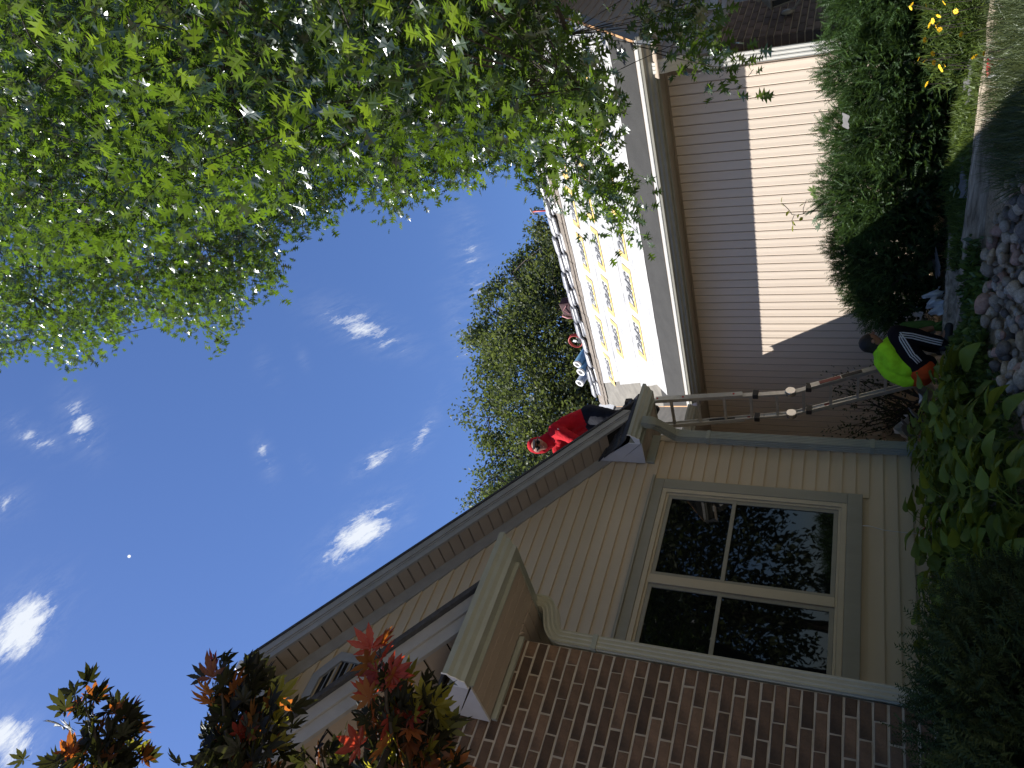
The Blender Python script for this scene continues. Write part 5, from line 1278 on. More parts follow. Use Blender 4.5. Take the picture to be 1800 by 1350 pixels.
    for j, i in enumerate(big):
        o = bpy.data.objects.new('leaf', lm); C.objects.link(o); o.parent = t
        M_ = Matrix((tuple(Dn[j]), tuple(Sx[j]), tuple(Nz[j]))).transposed().to_4x4()
        o.matrix_local = Matrix.Translation(Vector(P[i]) - t.location) @ M_ @ Matrix.Scale(S[i], 4)
    scatter('crown', OV, OF, P[mask], D[mask], Nn[mask], S[mask], OAK, t, TI[mask])['kind'] = 'stuff'
    nd = len(deep); Pd = np.repeat(deep, 16, axis=0) + rng.normal(size=(nd * 16, 3)) * .16
    SV = [(0, 0, 0), (.2, .25, .03), (.35, .08, 0), (.55, .42, .02), (.62, .1, 0), (1, 0, -.1), (.62, -.1, 0), (.55, -.42, .02), (.35, -.08, 0), (.2, -.25, .03)]
    SF = [(0, 1, 2), (2, 3, 4), (0, 2, 8), (2, 4, 8), (4, 6, 8), (4, 5, 6), (6, 7, 8), (8, 9, 0)]
    scatter('inner_crown', SV, SF, Pd, cone((0, 0, -.6), .9, len(Pd)), cone((0, 0, 1), .7, len(Pd)), rng.uniform(.08, .13, len(Pd)), OAK, t)['kind'] = 'stuff'
oak()

# ---------------- trees beyond and around
DV = [(0, 0, 0), (.5, .26, .05), (1, 0, -.08), (.5, -.26, .05)]; DF = [(0, 1, 2), (0, 2, 3)]
FAR = leafmat('far_tree_leaf', (0.066, 0.092, 0.050), (0.11, 0.17, 0.035), tw=0.38, gloss=0.12, rough=0.45, spread=0.5, warm=0.15)
def far_tree():
    t = thing('tree', 'tall leafy tree rising behind the garage roof and the bundles', 'tree', (20.5, 17.5, -1.5))
    OUT = [(1100, 420), (1010, 405), (965, 418), (942, 445), (920, 485), (900, 515), (870, 545), (850, 600), (872, 640), (862, 700), (890, 735), (882, 770), (905, 800), (865, 840), (850, 880), (880, 885), (930, 900), (1000, 880), (1120, 800), (1150, 600)]
    xs = rng.uniform(810, 1150, 16000); ys = rng.uniform(380, 900, 16000); ok = in_poly_arr(xs, ys, OUT); xs, ys = xs[ok], ys[ok]
    # open the crown with holes
    hole = np.zeros(len(xs), bool)
    for _ in range(44):
        hx, hy = rng.uniform(835, 1000), rng.uniform(420, 880); hole |= ((xs - hx) ** 2 + (ys - hy) ** 2 * .6) < rng.uniform(6, 15) ** 2
    xs, ys = xs[~hole][:4200], ys[~hole][:4200]; n = len(xs)
    r = 25 + rng.normal(size=n) * 1.7
    CP = np.array([ray_pt(x, y, q) for x, y, q in zip(xs, ys, r)])
    base = np.array([20.5, 17.5, -1.5]); mb = MB(); limb(mb, base, (20.0, 17.2, 11), .30, .06, n=8, wob=.02, seed=5); mb.build('trunk', BARK, t, smooth=True)
    mb = MB(); mains = []
    for i, (x, y) in enumerate([(830, 600), (850, 540), (900, 480), (960, 410), (860, 700), (835, 860), (880, 800), (930, 640), (940, 560), (960, 760), (870, 620), (845, 640), (900, 740), (990, 560), (980, 480), (860, 735), (880, 560), (840, 845)]):
        e = ray_pt(x, y, 25 + rng.normal() * 1.2); s = base + (np.array([20.0, 17.2, 11]) - base) * rng.uniform(.35, .75)
        mains += [np.array(p) for p in limb(mb, s, e, .085, .012, sag=.04, n=8, wob=.06, seed=60 + i)[2:]]
    mains = np.array(mains); P = []; D = []; Nn = []
    sp = []
    for (x, y, x2, y2) in [(880, 500, 850, 535), (860, 560, 822, 602), (900, 700, 832, 655), (900, 740, 835, 700), (900, 800, 815, 725), (905, 800, 835, 842), (900, 850, 818, 886), (930, 450, 885, 500), (960, 430, 905, 465), (960, 410, 945, 398), (870, 600, 825, 598), (890, 650, 845, 640), (880, 770, 850, 775), (915, 620, 850, 620)]:
        for q in np.linspace(0, 1, 26):
            sp.append(ray_pt(x + (x2 - x) * q + rng.normal() * 5 * (1.1 - q), y + (y2 - y) * q + rng.normal() * 5 * (1.1 - q), 25 + rng.normal() * .4))
    CP = np.vstack([CP, sp])
    for i, e in enumerate(CP):
        k = np.argmin(np.linalg.norm(mains - e, axis=1)); d = e - mains[k]; d = d / (np.linalg.norm(d) + 1e-6)
        if i % 9 == 0: mb.tube([mains[k], (mains[k] + e) / 2 + np.array([0, 0, .05]), e], [.02, .014, .006], 3, cap=False)
        m_ = 22; P.append(e + rng.normal(size=(m_, 3)) * .19 + d * rng.uniform(-.1, .3, (m_, 1))); D.append(cone(d, .9, m_)); Nn.append(cone((0, 0, 1), .6, m_))
    mb.build('limbs', BARK, t)
    P = np.vstack(P); scatter('crown', DV, DF, P, np.vstack(D), np.vstack(Nn), rng.uniform(.11, .19, len(P)), FAR, t)['kind'] = 'stuff'
far_tree()
def yard_tree(loc, h, rad, label, seed, n=900, trunk=.2):
    """trees on the street side: out of the picture, but they darken the shaded wall and show in its window"""
    t = thing('tree', label, 'tree', loc); b = np.array(loc); r = np.random.default_rng(seed)
    mb = MB(); limb(mb, b, b + np.array([.2, .1, h * .75]), trunk, .06, n=8, wob=.02, seed=seed)
    c = b + np.array([0, 0, h * .62]); CP = []
    for _ in range(n):
        v = r.normal(size=3); v /= np.linalg.norm(v); v *= r.random() ** .35; lump = 1 + .22 * math.sin(4 * v[0] + seed) * math.cos(5 * v[1]) ; CP.append(c + v * np.array([rad, rad, h * .42]) * lump)
    for k in range(14):
        limb(mb, b + np.array([.1, 0, h * r.uniform(.25, .6)]), CP[k], .06, .012, sag=.04, n=6, seed=seed + k)
    mb.build('trunk', BARK, t, smooth=True)
    P = []; D = []
    for e in CP:
        m_ = 18; P.append(e + r.normal(size=(m_, 3)) * .3); D.append(cone((e - c) + np.array([0, 0, -1.0]), .8, m_))
    P = np.vstack(P); scatter('crown', DV, DF, P, np.vstack(D), cone((0, 0, 1), .6, len(P)), rng.uniform(.17, .3, len(P)), FAR, t)['kind'] = 'stuff'
yard_tree((13.0, -9.5, -1.5), 11, 4.6, 'street tree on the lawn beyond the drive, seen in the window glass', 11, 1300)
yard_tree((17.0, -4.0, -1.5), 11, 4.2, 'street tree across the drive to the right of the garage', 15, 1200)
yard_tree((9.5, -15.0, -1.5), 12, 5.0, 'tall street tree behind the others across the road', 16, 1200)
yard_tree((5.0, -13.0, -1.5), 12, 5.0, 'wide street tree on the lawn opposite the house', 12, 1300)
yard_tree((-4.0, -10.5, -1.5), 11, 5.0, 'street tree on the lawn opposite the brick bay', 13, 1300)

# ---------------- Japanese maple close to the lens
def maple_leaf(seed):
    r = random.Random(seed); V = [(0, 0, 0)]; F = []
    for k, (a, ln) in enumerate(((-118, .45), (-72, .78), (-33, .98), (0, 1.12), (33, .98), (72, .78), (118, .45))):
        a = math.radians(a + r.uniform(-6, 6)); ln *= r.uniform(.9, 1.08); d = (math.cos(a), math.sin(a)); s = (-d[1], d[0]); b = len(V); z = -.10 * ln * ln
        rows_ = ((.16, .06), (.36, .135), (.44, .115), (.56, .160), (.63, .125), (.74, .115), (.80, .08), (1.0, 0))
        L_ = []; Rr = []; Cc = []
        for (q, w_) in rows_:
            zz = z * q * q + .02 * w_; x, y = d[0] * ln * q, d[1] * ln * q
            L_.append(len(V)); V.append((x + s[0] * w_ * ln, y + s[1] * w_ * ln, zz + .03))
            Rr.append(len(V)); V.append((x - s[0] * w_ * ln, y - s[1] * w_ * ln, zz + .03))
            Cc.append(len(V)); V.append((x, y, zz))
        F += [(0, Cc[0], L_[0]), (0, Rr[0], Cc[0])]
        for i in range(len(rows_) - 1):
            if i < len(rows_) - 2:
                F += [(Cc[i], Cc[i + 1], L_[i + 1]), (Cc[i], L_[i + 1], L_[i]), (Cc[i], Rr[i], Rr[i + 1]), (Cc[i], Rr[i + 1], Cc[i + 1])]
            else: F += [(Cc[i], Cc[i + 1], L_[i]), (Cc[i], Rr[i], Cc[i + 1])]
    b = len(V); V += [(-.5, .012, -.02), (-.5, -.012, -.02)]; F += [(b, 0, b + 1)]
    return V, F
MD = leafmat('maple_leaf_dark', (0.020, 0.020, 0.014), (0.045, 0.050, 0.010), tw=0.40, gloss=0.10, rough=0.45, spread=0.4, use='obj')
MO = leafmat('maple_leaf_orange', (0.16, 0.060, 0.025), (0.55, 0.16, 0.02), tw=0.55, gloss=0.15, rough=0.4, spread=0.3, use='obj')
MR = leafmat('maple_leaf_red', (0.20, 0.035, 0.025), (0.60, 0.07, 0.03), tw=0.55, gloss=0.15, rough=0.4, spread=0.25, use='obj')
MY = leafmat('maple_leaf_lit_yellow_green', (0.10, 0.10, 0.020), (0.50, 0.42, 0.03), tw=0.55, gloss=0.15, rough=0.4, spread=0.3, use='obj')  # look of sun coming through the leaf, put into its colour
MDA = leafmat('maple_mass_dark', (0.020, 0.020, 0.014), (0.045, 0.050, 0.010), tw=0.40, gloss=0.10, rough=0.45, spread=0.4)
MOA = leafmat('maple_mass_orange', (0.12, 0.050, 0.022), (0.50, 0.15, 0.02), tw=0.55, gloss=0.12, rough=0.4, spread=0.3)
MYA = leafmat('maple_mass_lit_green', (0.06, 0.065, 0.018), (0.36, 0.34, 0.03), tw=0.55, gloss=0.12, rough=0.4, spread=0.35)  # same painted sunlit look for the joined leaves
ML = {}
for nm, m_ in (('d', MD), ('o', MO), ('r', MR), ('y', MY)): ML[nm] = [mesh('leaf', *maple_leaf(s), m_) for s in range(4)]
def maple():
    t = thing('japanese_maple', 'japanese maple with dark and orange pointed leaves reaching in close at the left', 'tree', (-1.3, 1.1, -1.4))
    b = np.array([-1.3, 1.1, -1.4]); mb = MB()
    limb(mb, b, (-.9, 1.15, .4), .05, .03, n=6, seed=1)
    # sprays: tip (px), root (px), distance, number of leaves, mix of colours, width px
    SP = [((150, 1215), (190, 1420), 1.70, 34, 'ddddddddo', 60), ((215, 1235), (200, 1420), 1.75, 26, 'dddddddo', 45), ((120, 1320), (150, 1440), 1.8, 16, 'dddo', 40),
          ((375, 1150), (420, 1420), 1.60, 22, 'dddoorddd', 40), ((430, 1190), (430, 1420), 1.65, 40, 'dddddddddo', 60), ((480, 1235), (430, 1440), 1.62, 24, 'ddddoyy', 45), ((385, 1260), (400, 1440), 1.7, 26, 'ddddddd', 45),
          ((665, 1130), (690, 1300), 1.62, 14, 'rrrorro', 32), ((700, 1185), (720, 1420), 1.66, 34, 'odoyodyodd', 55), ((755, 1240), (720, 1440), 1.70, 34, 'dydyoddyd', 50), ((690, 1270), (690, 1440), 1.75, 26, 'dyoddyd', 50), ((560, 1310), (600, 1460), 1.85, 16, 'dddod', 45), ((640, 1300), (650, 1460), 1.85, 18, 'ddodyd', 40)]
    cnt = 0
    for k, (tip, root, r0, n, mix, wd) in enumerate(SP):
        a = ray_pt(*root, r0 * 1.02); e = ray_pt(*tip, r0)
        limb(mb, (-.9, 1.15, .4), a, .016, .007, sag=.05, n=6, wob=.05, seed=20 + k); limb(mb, a, e, .006, .0018, n=6, wob=.05, seed=50 + k)
        ax = e - a; axn = ax / np.linalg.norm(ax)
        for j in range(n):
            q = (j + .5) / n; q = q ** .8; wpx = wd * (1.1 - .75 * q) / 1350 * r0
            off = rng.normal(size=3) * wpx * .75; p = a + ax * q + off
            d = axn * .5 + off / (np.linalg.norm(off) + 1e-6) * .8 + rng.normal(size=3) * .25 + np.array([0, 0, -.15])
            toward = -p / np.linalg.norm(p)
            nn = toward * .5 + np.array([0, 0, .7]) + rng.normal(size=3) * .45
            D_, Sx, Nz = orient(d[None], nn[None]); ch = mix[rng.integers(0, len(mix))]
            o = bpy.data.objects.new('leaf', ML[ch][rng.integers(0, 4)]); C.objects.link(o); o.parent = t
            M_ = Matrix((tuple(D_[0]), tuple(Sx[0]), tuple(Nz[0]))).transposed().to_4x4()
            o.matrix_local = Matrix.Translation(Vector(p) - t.location) @ M_ @ Matrix.Scale(rng.uniform(.042, .062), 4); cnt += 1
    mb.build('branches', TWIG, t, smooth=True)
    for key, m_, share in (('d', MDA, .70), ('o', MOA, .15), ('y', MYA, .15)):
        P = []; D = []; Nn = []
        for k, (tip, root, r0, n, mix, wd) in enumerate(SP):
            a = ray_pt(*root, r0 * 1.04); e = ray_pt(*tip, r0 * 1.02); ax = e - a; axn = ax / np.linalg.norm(ax); mm = int(n * 1.5 * share)
            for j in range(mm):
                q = rng.random() * .86; wpx = wd * (1.15 - .75 * q) / 1350 * r0; off = rng.normal(size=3) * wpx * .8
                P.append(a + ax * q + off); D.append(axn * .5 + off / np.linalg.norm(off) * .8 + rng.normal(size=3) * .25); Nn.append(-P[-1] / np.linalg.norm(P[-1]) * .5 + np.array([0, 0, .7]) + rng.normal(size=3) * .5)
        tv, tf = maple_leaf(9)
        scatter('crown', tv, tf, np.array(P), np.array(D), np.array(Nn), rng.uniform(.036, .055, len(P)), m_, t)['kind'] = 'stuff'
maple()

# ---------------- yews: sprays of needles
YEW = leafmat('yew_needle', (0.045, 0.090, 0.032), (0.08, 0.15, 0.025), tw=0.28, gloss=0.10, rough=0.45, spread=0.6)
YEWD = leafmat('dark_yew_needle', (0.042, 0.062, 0.024), (0.06, 0.095, 0.02), tw=0.22, gloss=0.06, rough=0.5, spread=0.5)
def spray_template(k=15, L_=1.0, nl=.30, seed=0):
    r = np.random.default_rng(seed); V = []; F = []
    for i in range(k):
        q = (i + .3) / k; s = 1 if i % 2 else -1; a = r.uniform(.75, 1.35); l = nl * (1 - .5 * q) * r.uniform(.8, 1.2); up_ = r.uniform(-.3, .6)
        d = np.array([math.cos(a), s * math.sin(a), up_ * .6]); b = len(V); c = np.array([q * L_, 0, -.12 * q * q]); sd = np.array([-d[1], d[0], 0]) * .030 + np.array([0, 0, .02])
        V += [c - sd, c + sd, c + d * l]; F.append((b, b + 1, b + 2))
    b = len(V); V += [(0, .012, 0), (0, -.012, 0), (L_, 0, -.12)]; F.append((b, b + 1, b + 2))
    return V, F
def yew(name, label, blobs, nspr, slen, seed, droop=-.1, m=YEW, loc=None, tip=1.0):
    t = thing(name, label, 'shrub', loc or (blobs[0][0], blobs[0][1], -.9)); r = np.random.default_rng(seed); P = []; D = []; T = []
    vol = np.array([b[3] * b[4] * b[5] for b in blobs]) ** (2 / 3); pr = vol / vol.sum()
    for i in range(nspr):
        b = blobs[r.choice(len(blobs), p=pr)]; v = r.normal(size=3); v /= np.linalg.norm(v); v[2] = abs(v[2]) if r.random() < .7 else v[2]
        rad = 1 - abs(r.normal()) * .16; lump = 1 + .13 * math.sin(6 * v[0] + 3 * b[0]) * math.sin(7 * v[1] + b[1] * 5) + .08 * math.sin(13 * v[2] + 9 * v[0])
        p = np.array(b[:3]) + v * np.array(b[3:6]) * rad * lump; P.append(p); nrm = v / np.array(b[3:6]); nrm /= np.linalg.norm(nrm)
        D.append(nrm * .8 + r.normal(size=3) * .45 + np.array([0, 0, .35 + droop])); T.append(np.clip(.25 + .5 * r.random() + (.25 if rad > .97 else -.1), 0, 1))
    inn = np.array([np.array(b[:3]) + (lambda v: v / np.linalg.norm(v) * r.uniform(.55, .82))(r.normal(size=3)) * np.array(b[3:6]) for b in blobs for _ in range(1500)])
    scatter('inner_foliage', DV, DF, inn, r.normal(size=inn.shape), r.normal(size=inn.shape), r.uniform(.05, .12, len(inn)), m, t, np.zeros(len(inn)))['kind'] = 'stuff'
    P = np.array(P); D = np.array(D); T = np.array(T); nv = r.normal(size=P.shape) * .5 + np.array([0, 0, 1.0])
    groups = np.array_split(np.arange(len(P)), 3)
    Vs = []; 
    for gi, g_ in enumerate(groups):
        tv, tf = spray_template(seed=gi + seed); scatter('foliage', tv, tf, P[g_], D[g_], nv[g_], slen * r.uniform(.7, 1.3, len(g_)), m, t, T[g_])['kind'] = 'stuff'
    mb = MB()
    for b in blobs:
        for k in range(4):
            e = np.array(b[:3]) + r.normal(size=3) * np.array(b[3:6]) * .5; s = np.array([b[0] + r.normal() * .08, b[1] + r.normal() * .08, gz(b[0], b[1]) - .02]); limb(mb, s, e, .022, .008, n=5, seed=int(seed + k * 3 + b[0] * 10))
    mb.build('stems', TWIG, t)['kind'] = 'stuff'
    return t
yew('yew_hedge', 'dense dark green yew hedge in front of the garage wall', [(7.18, 1.2, -.36, .46, .70, .64), (7.2, 2.1, -.33, .45, .60, .62), (7.18, 2.8, -.33, .46, .50, .63), (7.16, 3.4, -.33, .48, .48, .62), (7.14, 4.0, -.30, .50, .48, .62), (7.12, 4.6, -.34, .50, .46, .57), (7.12, 5.1, -.40, .46, .40, .48)], 30000, .085, 4, loc=(7.0, 3, -.9))
yew('yew_shrub', 'dark feathery yew in front of the brick bay at the bottom left', [(1.55, 3.05, -.78, .62, .55, .50), (1.0, 2.9, -.80, .6, .6, .50), (2.0, 3.25, -.85, .45, .42, .45), (.4, 2.9, -.8, .6, .6, .5)], 17000, .085, 9, droop=-.25, m=YEWD, loc=(1.5, 3.0, -1.2))

# bare dark shrub in the porch
SH = leafmat('porch_shrub_leaf', (0.045, 0.055, 0.030), (0.05, 0.07, 0.015), tw=0.3, gloss=0.1, rough=0.4, spread=0.4)
def porch_shrub():
    t = thing('shrub', 'sparse dark shrub standing in the porch behind the ladder', 'shrub', (6.95, 6.6, -.8)); mb = MB(); P = []; D = []
    for k in range(26):
        s = np.array([6.95 + rng.normal() * .08, 6.6 + rng.normal() * .1, -.8]); e = np.array([6.95 + rng.normal() * .22, 6.55 + rng.normal() * .42, rng.uniform(-.35, .22)])
        pts = limb(mb, s, e, .012, .003, n=5, wob=.12, seed=400 + k)
        for p in pts[2:]:
            m_ = 9; P.append(np.array(p) + rng.normal(size=(m_, 3)) * .05); D.append(cone(e - s, .9, m_))
    mb.build('stems', TWIG, t); P = np.vstack(P); scatter('foliage', DV, DF, P, np.vstack(D), cone((0, 0, 1), .7, len(P)), rng.uniform(.03, .06, len(P)), SH, t)['kind'] = 'stuff'
porch_shrub()

# ---------------- hostas
def hosta_mesh(seed, m):
    r = random.Random(seed); nu, nv = 9, 8; V = []; F = []; w0 = r.uniform(.30, .38); arch = r.uniform(.25, .5)
    for i in range(nu + 1):
        u = i / nu; wd = w0 * math.sin(math.pi * min(1, u * .93 + .05) ** .75) ** .9 if 0 < u < 1 else (.05 if u == 0 else .0)
        for j in range(nv + 1):
            v = j / nv * 2 - 1
            y = v * wd; z = arch * (u - u * u * 1.35) - .10 * (1 - v * v) * wd * 2 + .012 * math.cos(v * 14) * (1 - u * .6) + .02 * math.sin(9 * u + 4 * v + seed)
            V.append((u, y, z))
    for i in range(nu):
        for j in range(nv): F.append((i * (nv + 1) + j, i * (nv + 1) + j + 1, (i + 1) * (nv + 1) + j + 1, (i + 1) * (nv + 1) + j))
    b = len(V); V += [(-1.0, .02, -.55), (-1.0, -.02, -.55), (0.02, .02, 0), (0.02, -.02, 0)]; F.append((b, b + 1, b + 3, b + 2))
    return mesh('leaf', V, F, m, True)
HM = leafmat('hosta_leaf', (0.150, 0.200, 0.034), (0.22, 0.29, 0.03), tw=0.28, gloss=0.10, rough=0.38, spread=0.38, use='obj')
HME = [hosta_mesh(s, HM) for s in range(5)]
HS = [(5.45, 5.55), (5.02, 5.0), (5.12, 4.62), (4.9, 4.85), (4.95, 5.20), (4.70, 4.65), (4.50, 5.05), (4.30, 4.50), (4.05, 4.95), (3.85, 4.45), (3.60, 4.85), (3.35, 4.45), (3.15, 4.95), (2.90, 4.55), (4.65, 5.45), (4.0, 5.40), (3.4, 5.35), (5.25, 5.5), (2.75, 5.15), (4.35, 4.2), (3.95, 4.05), (3.55, 4.05), (3.15, 4.1), (2.8, 4.2), (4.75, 4.32), (3.3, 3.7), (3.7, 3.75), (2.75, 3.85), (3.0, 3.45), (5.05, 4.45)]
def hrow(x, y): return 0 if y < 4.4 else (1 if y < 5.1 else 2)
for k, (x, y) in enumerate(HS):
    rank = sorted([q for q in HS if hrow(*q) == hrow(x, y)]).index((x, y))
    t = thing('hosta', f"broad leaved hosta, {ORD[rank]} from the dark yew in the {('front row beside the rocks', 'middle row of the bed', 'back row against the wall')[hrow(x, y)]}", 'hosta', (x, y, gz(x, y)), 'hostas filling the bed below the window')
    n = 16
    for i in range(n):
        a = i * 2.399 + rng.uniform(-.3, .3); q = (i + 1) / n; el = 1.25 - q * 1.0 + rng.uniform(-.15, .15)
        o = bpy.data.objects.new('leaf', HME[rng.integers(0, 5)]); C.objects.link(o); o.parent = t
        ln = rng.uniform(.15, .21) * (0.8 + .35 * q); rr = .05 + .15 * q
        o.location = (rr * math.cos(a), rr * math.sin(a), .40 - .20 * q + rng.uniform(-.03, .04)); o.rotation_euler = (rng.uniform(-.35, .35), -(.45 - .75 * q) + rng.uniform(-.25, .25), a)
        o.scale = (ln, ln * rng.uniform(.85, 1.1), ln)
        if y > 4.95 and x <= 4.85: o.location.z *= .58; o.scale = (ln * .85, ln * .85, ln * .85)
        if x > 4.85: o.location.z *= .62; o.scale = (ln * .8, ln * .8, ln * .8)

# ---------------- fine ground cover, coreopsis, mixed leaves, grass
GCV = [(0, -.11, 0), (0, .11, 0), (1, 0, .1)]; GCF = [(0, 1, 2)]
GC = leafmat('ground_cover_leaf', (0.085, 0.130, 0.030), (0.17, 0.25, 0.04), tw=0.35, gloss=0.15, rough=0.5, spread=0.4)
def mat_of(name, label, area, n, h, ln, m, tv=GCV, tf=GCF, wsc=1.0, lumps=None, up=.8):
    P = []; 
    x0, x1, y0, y1 = min(a[0] for a in area), max(a[0] for a in area), min(a[1] for a in area), max(a[1] for a in area)
    while len(P) < n:
        x, y = rng.uniform(x0, x1), rng.uniform(y0, y1)
        if not inpoly(x, y, area): continue
        hh = h * (0.55 + .45 * math.sin(5 * x + 2 * y) * math.cos(6 * y - x) + .25 * rng.random()) if lumps is None else h * lumps(x, y)
        P.append((x, y, gz(x, y) + max(.01, hh) * rng.random() ** .6))
    P = np.array(P); D = cone((0, 0, up), .75, n)
    o = scatter(name, tv, tf, P, D, cone((0.3, 0.2, .6), .8, n), ln * rng.uniform(.6, 1.3, n), m, None); o['kind'] = 'stuff'; return o
mat_of('ground_cover', '', [(6.24, 2.2), (6.85, 2.2), (6.95, 3.4), (6.8, 4.5), (6.25, 4.3), (6.24, 3.0)], 15000, .14, .055, GC)
COR = leafmat('thread_leaf', (0.075, 0.120, 0.030), (0.15, 0.22, 0.04), tw=0.35, gloss=0.12, rough=0.5, spread=0.45)
cor = thing('coreopsis', 'bushy fine leaved plant with yellow star flowers by the hedge', 'flowering plant', (6.75, 1.9, -.85))
P = []
while len(P) < 16000:
    v = rng.normal(size=3); v /= np.linalg.norm(v); v *= rng.random() ** .3; P.append(np.array([6.52, 1.60, -.62]) + v * np.array([.26, 1.05, .34]) * (1 + .15 * math.sin(8 * v[1])))
P = np.array(P); P = P[P[:, 2] > -.9]
scatter('foliage', [(0, -.075, 0), (0, .075, 0), (1, 0, .1)], GCF, P, cone((-.2, -.1, .7), .7, len(P)), cone((0, 0, 1), 1, len(P)), rng.uniform(.05, .10, len(P)), COR, cor)['kind'] = 'stuff'
PET = mat('yellow_petal', (0.80, 0.50, 0.01), 0.6, 0.1, 10); ORP = mat('orange_petal', (0.75, 0.22, 0.01), 0.6, 0.1, 10); CEN = mat('flower_centre', (0.40, 0.22, 0.01), 0.8, 0.1, 10)
def flower_mesh(seed, n, m, ln=.5, wd=.17):
    r = random.Random(seed); V = []; F = []
    for i in range(n):
        a = 2 * math.pi * i / n + r.uniform(-.1, .1); d = (math.cos(a), math.sin(a)); s = (-d[1], d[0]); b = len(V); l = ln * r.uniform(.9, 1.1)
        V += [(d[0] * .06 - s[0] * .05, d[1] * .06 - s[1] * .05, 0), (d[0] * .06 + s[0] * .05, d[1] * .06 + s[1] * .05, 0), (d[0] * l * .7 + s[0] * wd, d[1] * l * .7 + s[1] * wd, .06), (d[0] * l, d[1] * l, .02), (d[0] * l * .7 - s[0] * wd, d[1] * l * .7 - s[1] * wd, .06)]
        F.append((b, b + 1, b + 2, b + 3, b + 4))
    b = len(V); k = 8
    V += [(0, 0, .08)] + [(.10 * math.cos(j * 2 * math.pi / k), .10 * math.sin(j * 2 * math.pi / k), .03) for j in range(k)]; F += [(b, b + 1 + j, b + 1 + (j + 1) % k) for j in range(k)]
    me = mesh('flower', V, F, m); me.materials.append(CEN)
    for p_ in me.polygons[-k:]: p_.material_index = 1
    return me
FM = [flower_mesh(s, 8, PET) for s in range(3)]
stems = MB()
FP = [(1603, 8, 6.95), (1601, 14, 6.9), (1628, 9, 6.9), (1650, 28, 6.85), (1640, 37, 6.9), (1634, 44, 6.95), (1646, 47, 6.8), (1652, 52, 6.75), (1649, 43, 6.8), (1640, 94, 6.9), (1615, 104, 7.0), (1626, 107, 7.0), (1642, 110, 6.85), (1652, 117, 6.8), (1660, 114, 6.8), (1629, 148, 6.8), (1655, 122, 6.75), (1690, 60, 6.6), (1730, 94, 6.4), (1713, 100, 6.5), (1626, 70, 6.95), (1660, 5, 6.8), (1680, 20, 6.7)]
for (x, y, r_) in FP:
    p = ray_pt(x, y, r_ - .42); o = bpy.data.objects.new('flower', FM[rng.integers(0, 3)]); C.objects.link(o); o.parent = cor; o.location = Vector(p) - cor.location
    s = rng.uniform(.034, .048); o.scale = (s, s, s); o.rotation_euler = (rng.uniform(-.6, .6), rng.uniform(-1.2, -.2), rng.uniform(0, 6))
    stems.tube([p, p + np.array([rng.normal() * .03, rng.normal() * .03, -.16])], .0025, 4)
stems.build('stems', TWIG, cor)['kind'] = 'stuff'
mar = thing('marigold', 'row of small orange yellow blooms against the end of the timber', 'flowering plant', (6.3, 3.45, -.8))
for (x, y, r_) in [(1718, 297, 7.1), (1718, 303, 7.1), (1717, 309, 7.1), (1719, 314, 7.1), (1716, 300, 7.15)]:
    p = ray_pt(x, y, r_); o = bpy.data.objects.new('flower', flower_mesh(int(x + y), 9, ORP if y % 2 else PET, .45, .2)); C.objects.link(o); o.parent = mar; o.location = Vector(p) - mar.location; o.scale = (.035,) * 3; o.rotation_euler = (.3, -.9, y)
mst = MB()
for k in range(12): mst.tube([(6.3 + rng.normal() * .03, 3.45 + rng.normal() * .1, -.88), (6.3 + rng.normal() * .04, 3.45 + rng.normal() * .1, -.78)], .003, 4)
mst.build('stems', GC, mar)['kind'] = 'stuff'
MIX = leafmat('mixed_bed_leaf', (0.085, 0.140, 0.036), (0.15, 0.24, 0.03), tw=0.3, gloss=0.25, rough=0.4, spread=0.45)
mat_of('bed_plants', '', [(6.0, 3.75), (6.0, 4.6), (5.85, 5.0), (5.2, 5.0), (4.9, 4.2), (5.4, 4.08), (5.85, 4.0)], 3000, .13, .075, MIX, DV, DF)
mat_of('low_creeper', '', [(2.4, 3.9), (3.6, 3.7), (4.6, 3.98), (5.4, 4.08), (5.6, 4.9), (5.9, 5.6), (2.3, 5.75)], 8500, .14, .06, MIX, DV, DF)
GRS = leafmat('grass_blade', (0.085, 0.115, 0.050), (0.14, 0.18, 0.05), tw=0.3, gloss=0.3, rough=0.4, spread=0.45)
GBV = [(0, -.012, 0), (0, .012, 0), (.4, .010, .10), (.4, -.010, .10), (.75, .006, .10), (.75, -.006, .10), (1.0, 0, .02)]; GBF = [(0, 1, 2), (0, 2, 3), (3, 2, 4), (3, 4, 5), (5, 4, 6)]
def grass():
    n = 15000; P = []
    A = [(6.25, .6), (6.22, 2.2), (6.05, 2.75), (5.85, 3.0), (5.55, 3.12), (5.2, 2.95), (4.6, 2.2), (4.6, .6)]
    while len(P) < n:
        x, y = rng.uniform(4.6, 6.3), rng.uniform(.6, 3.2)
        if inpoly(x, y, A): P.append((x, y, gz(x, y)))
    P = np.array(P); D = cone((.25, .1, 1), .55, n)
    o = scatter('grass', GBV, GBF, P, D, cone((.5, .3, .2), .9, n), rng.uniform(.12, .28, n), GRS, None); o['kind'] = 'stuff'
    n = 26000; P = np.column_stack([rng.uniform(-6, 5.4, n), rng.uniform(-8, 3.2, n)]); P = P[(P[:, 1] < 3.0) & ~((P[:, 1] > -2.5) & (P[:, 1] < -.4)) & ~((P[:, 0] > 3.4) & (P[:, 1] > 2.3))]
    P = np.column_stack([P, [gz(x, y) for x, y in P]]); n = len(P)
    o = scatter('lawn', GBV, GBF, P, cone((0, 0, 1), .45, n), cone((.5, .3, .2), .9, n), rng.uniform(.05, .10, n), GRS, None); o['kind'] = 'stuff'
grass()
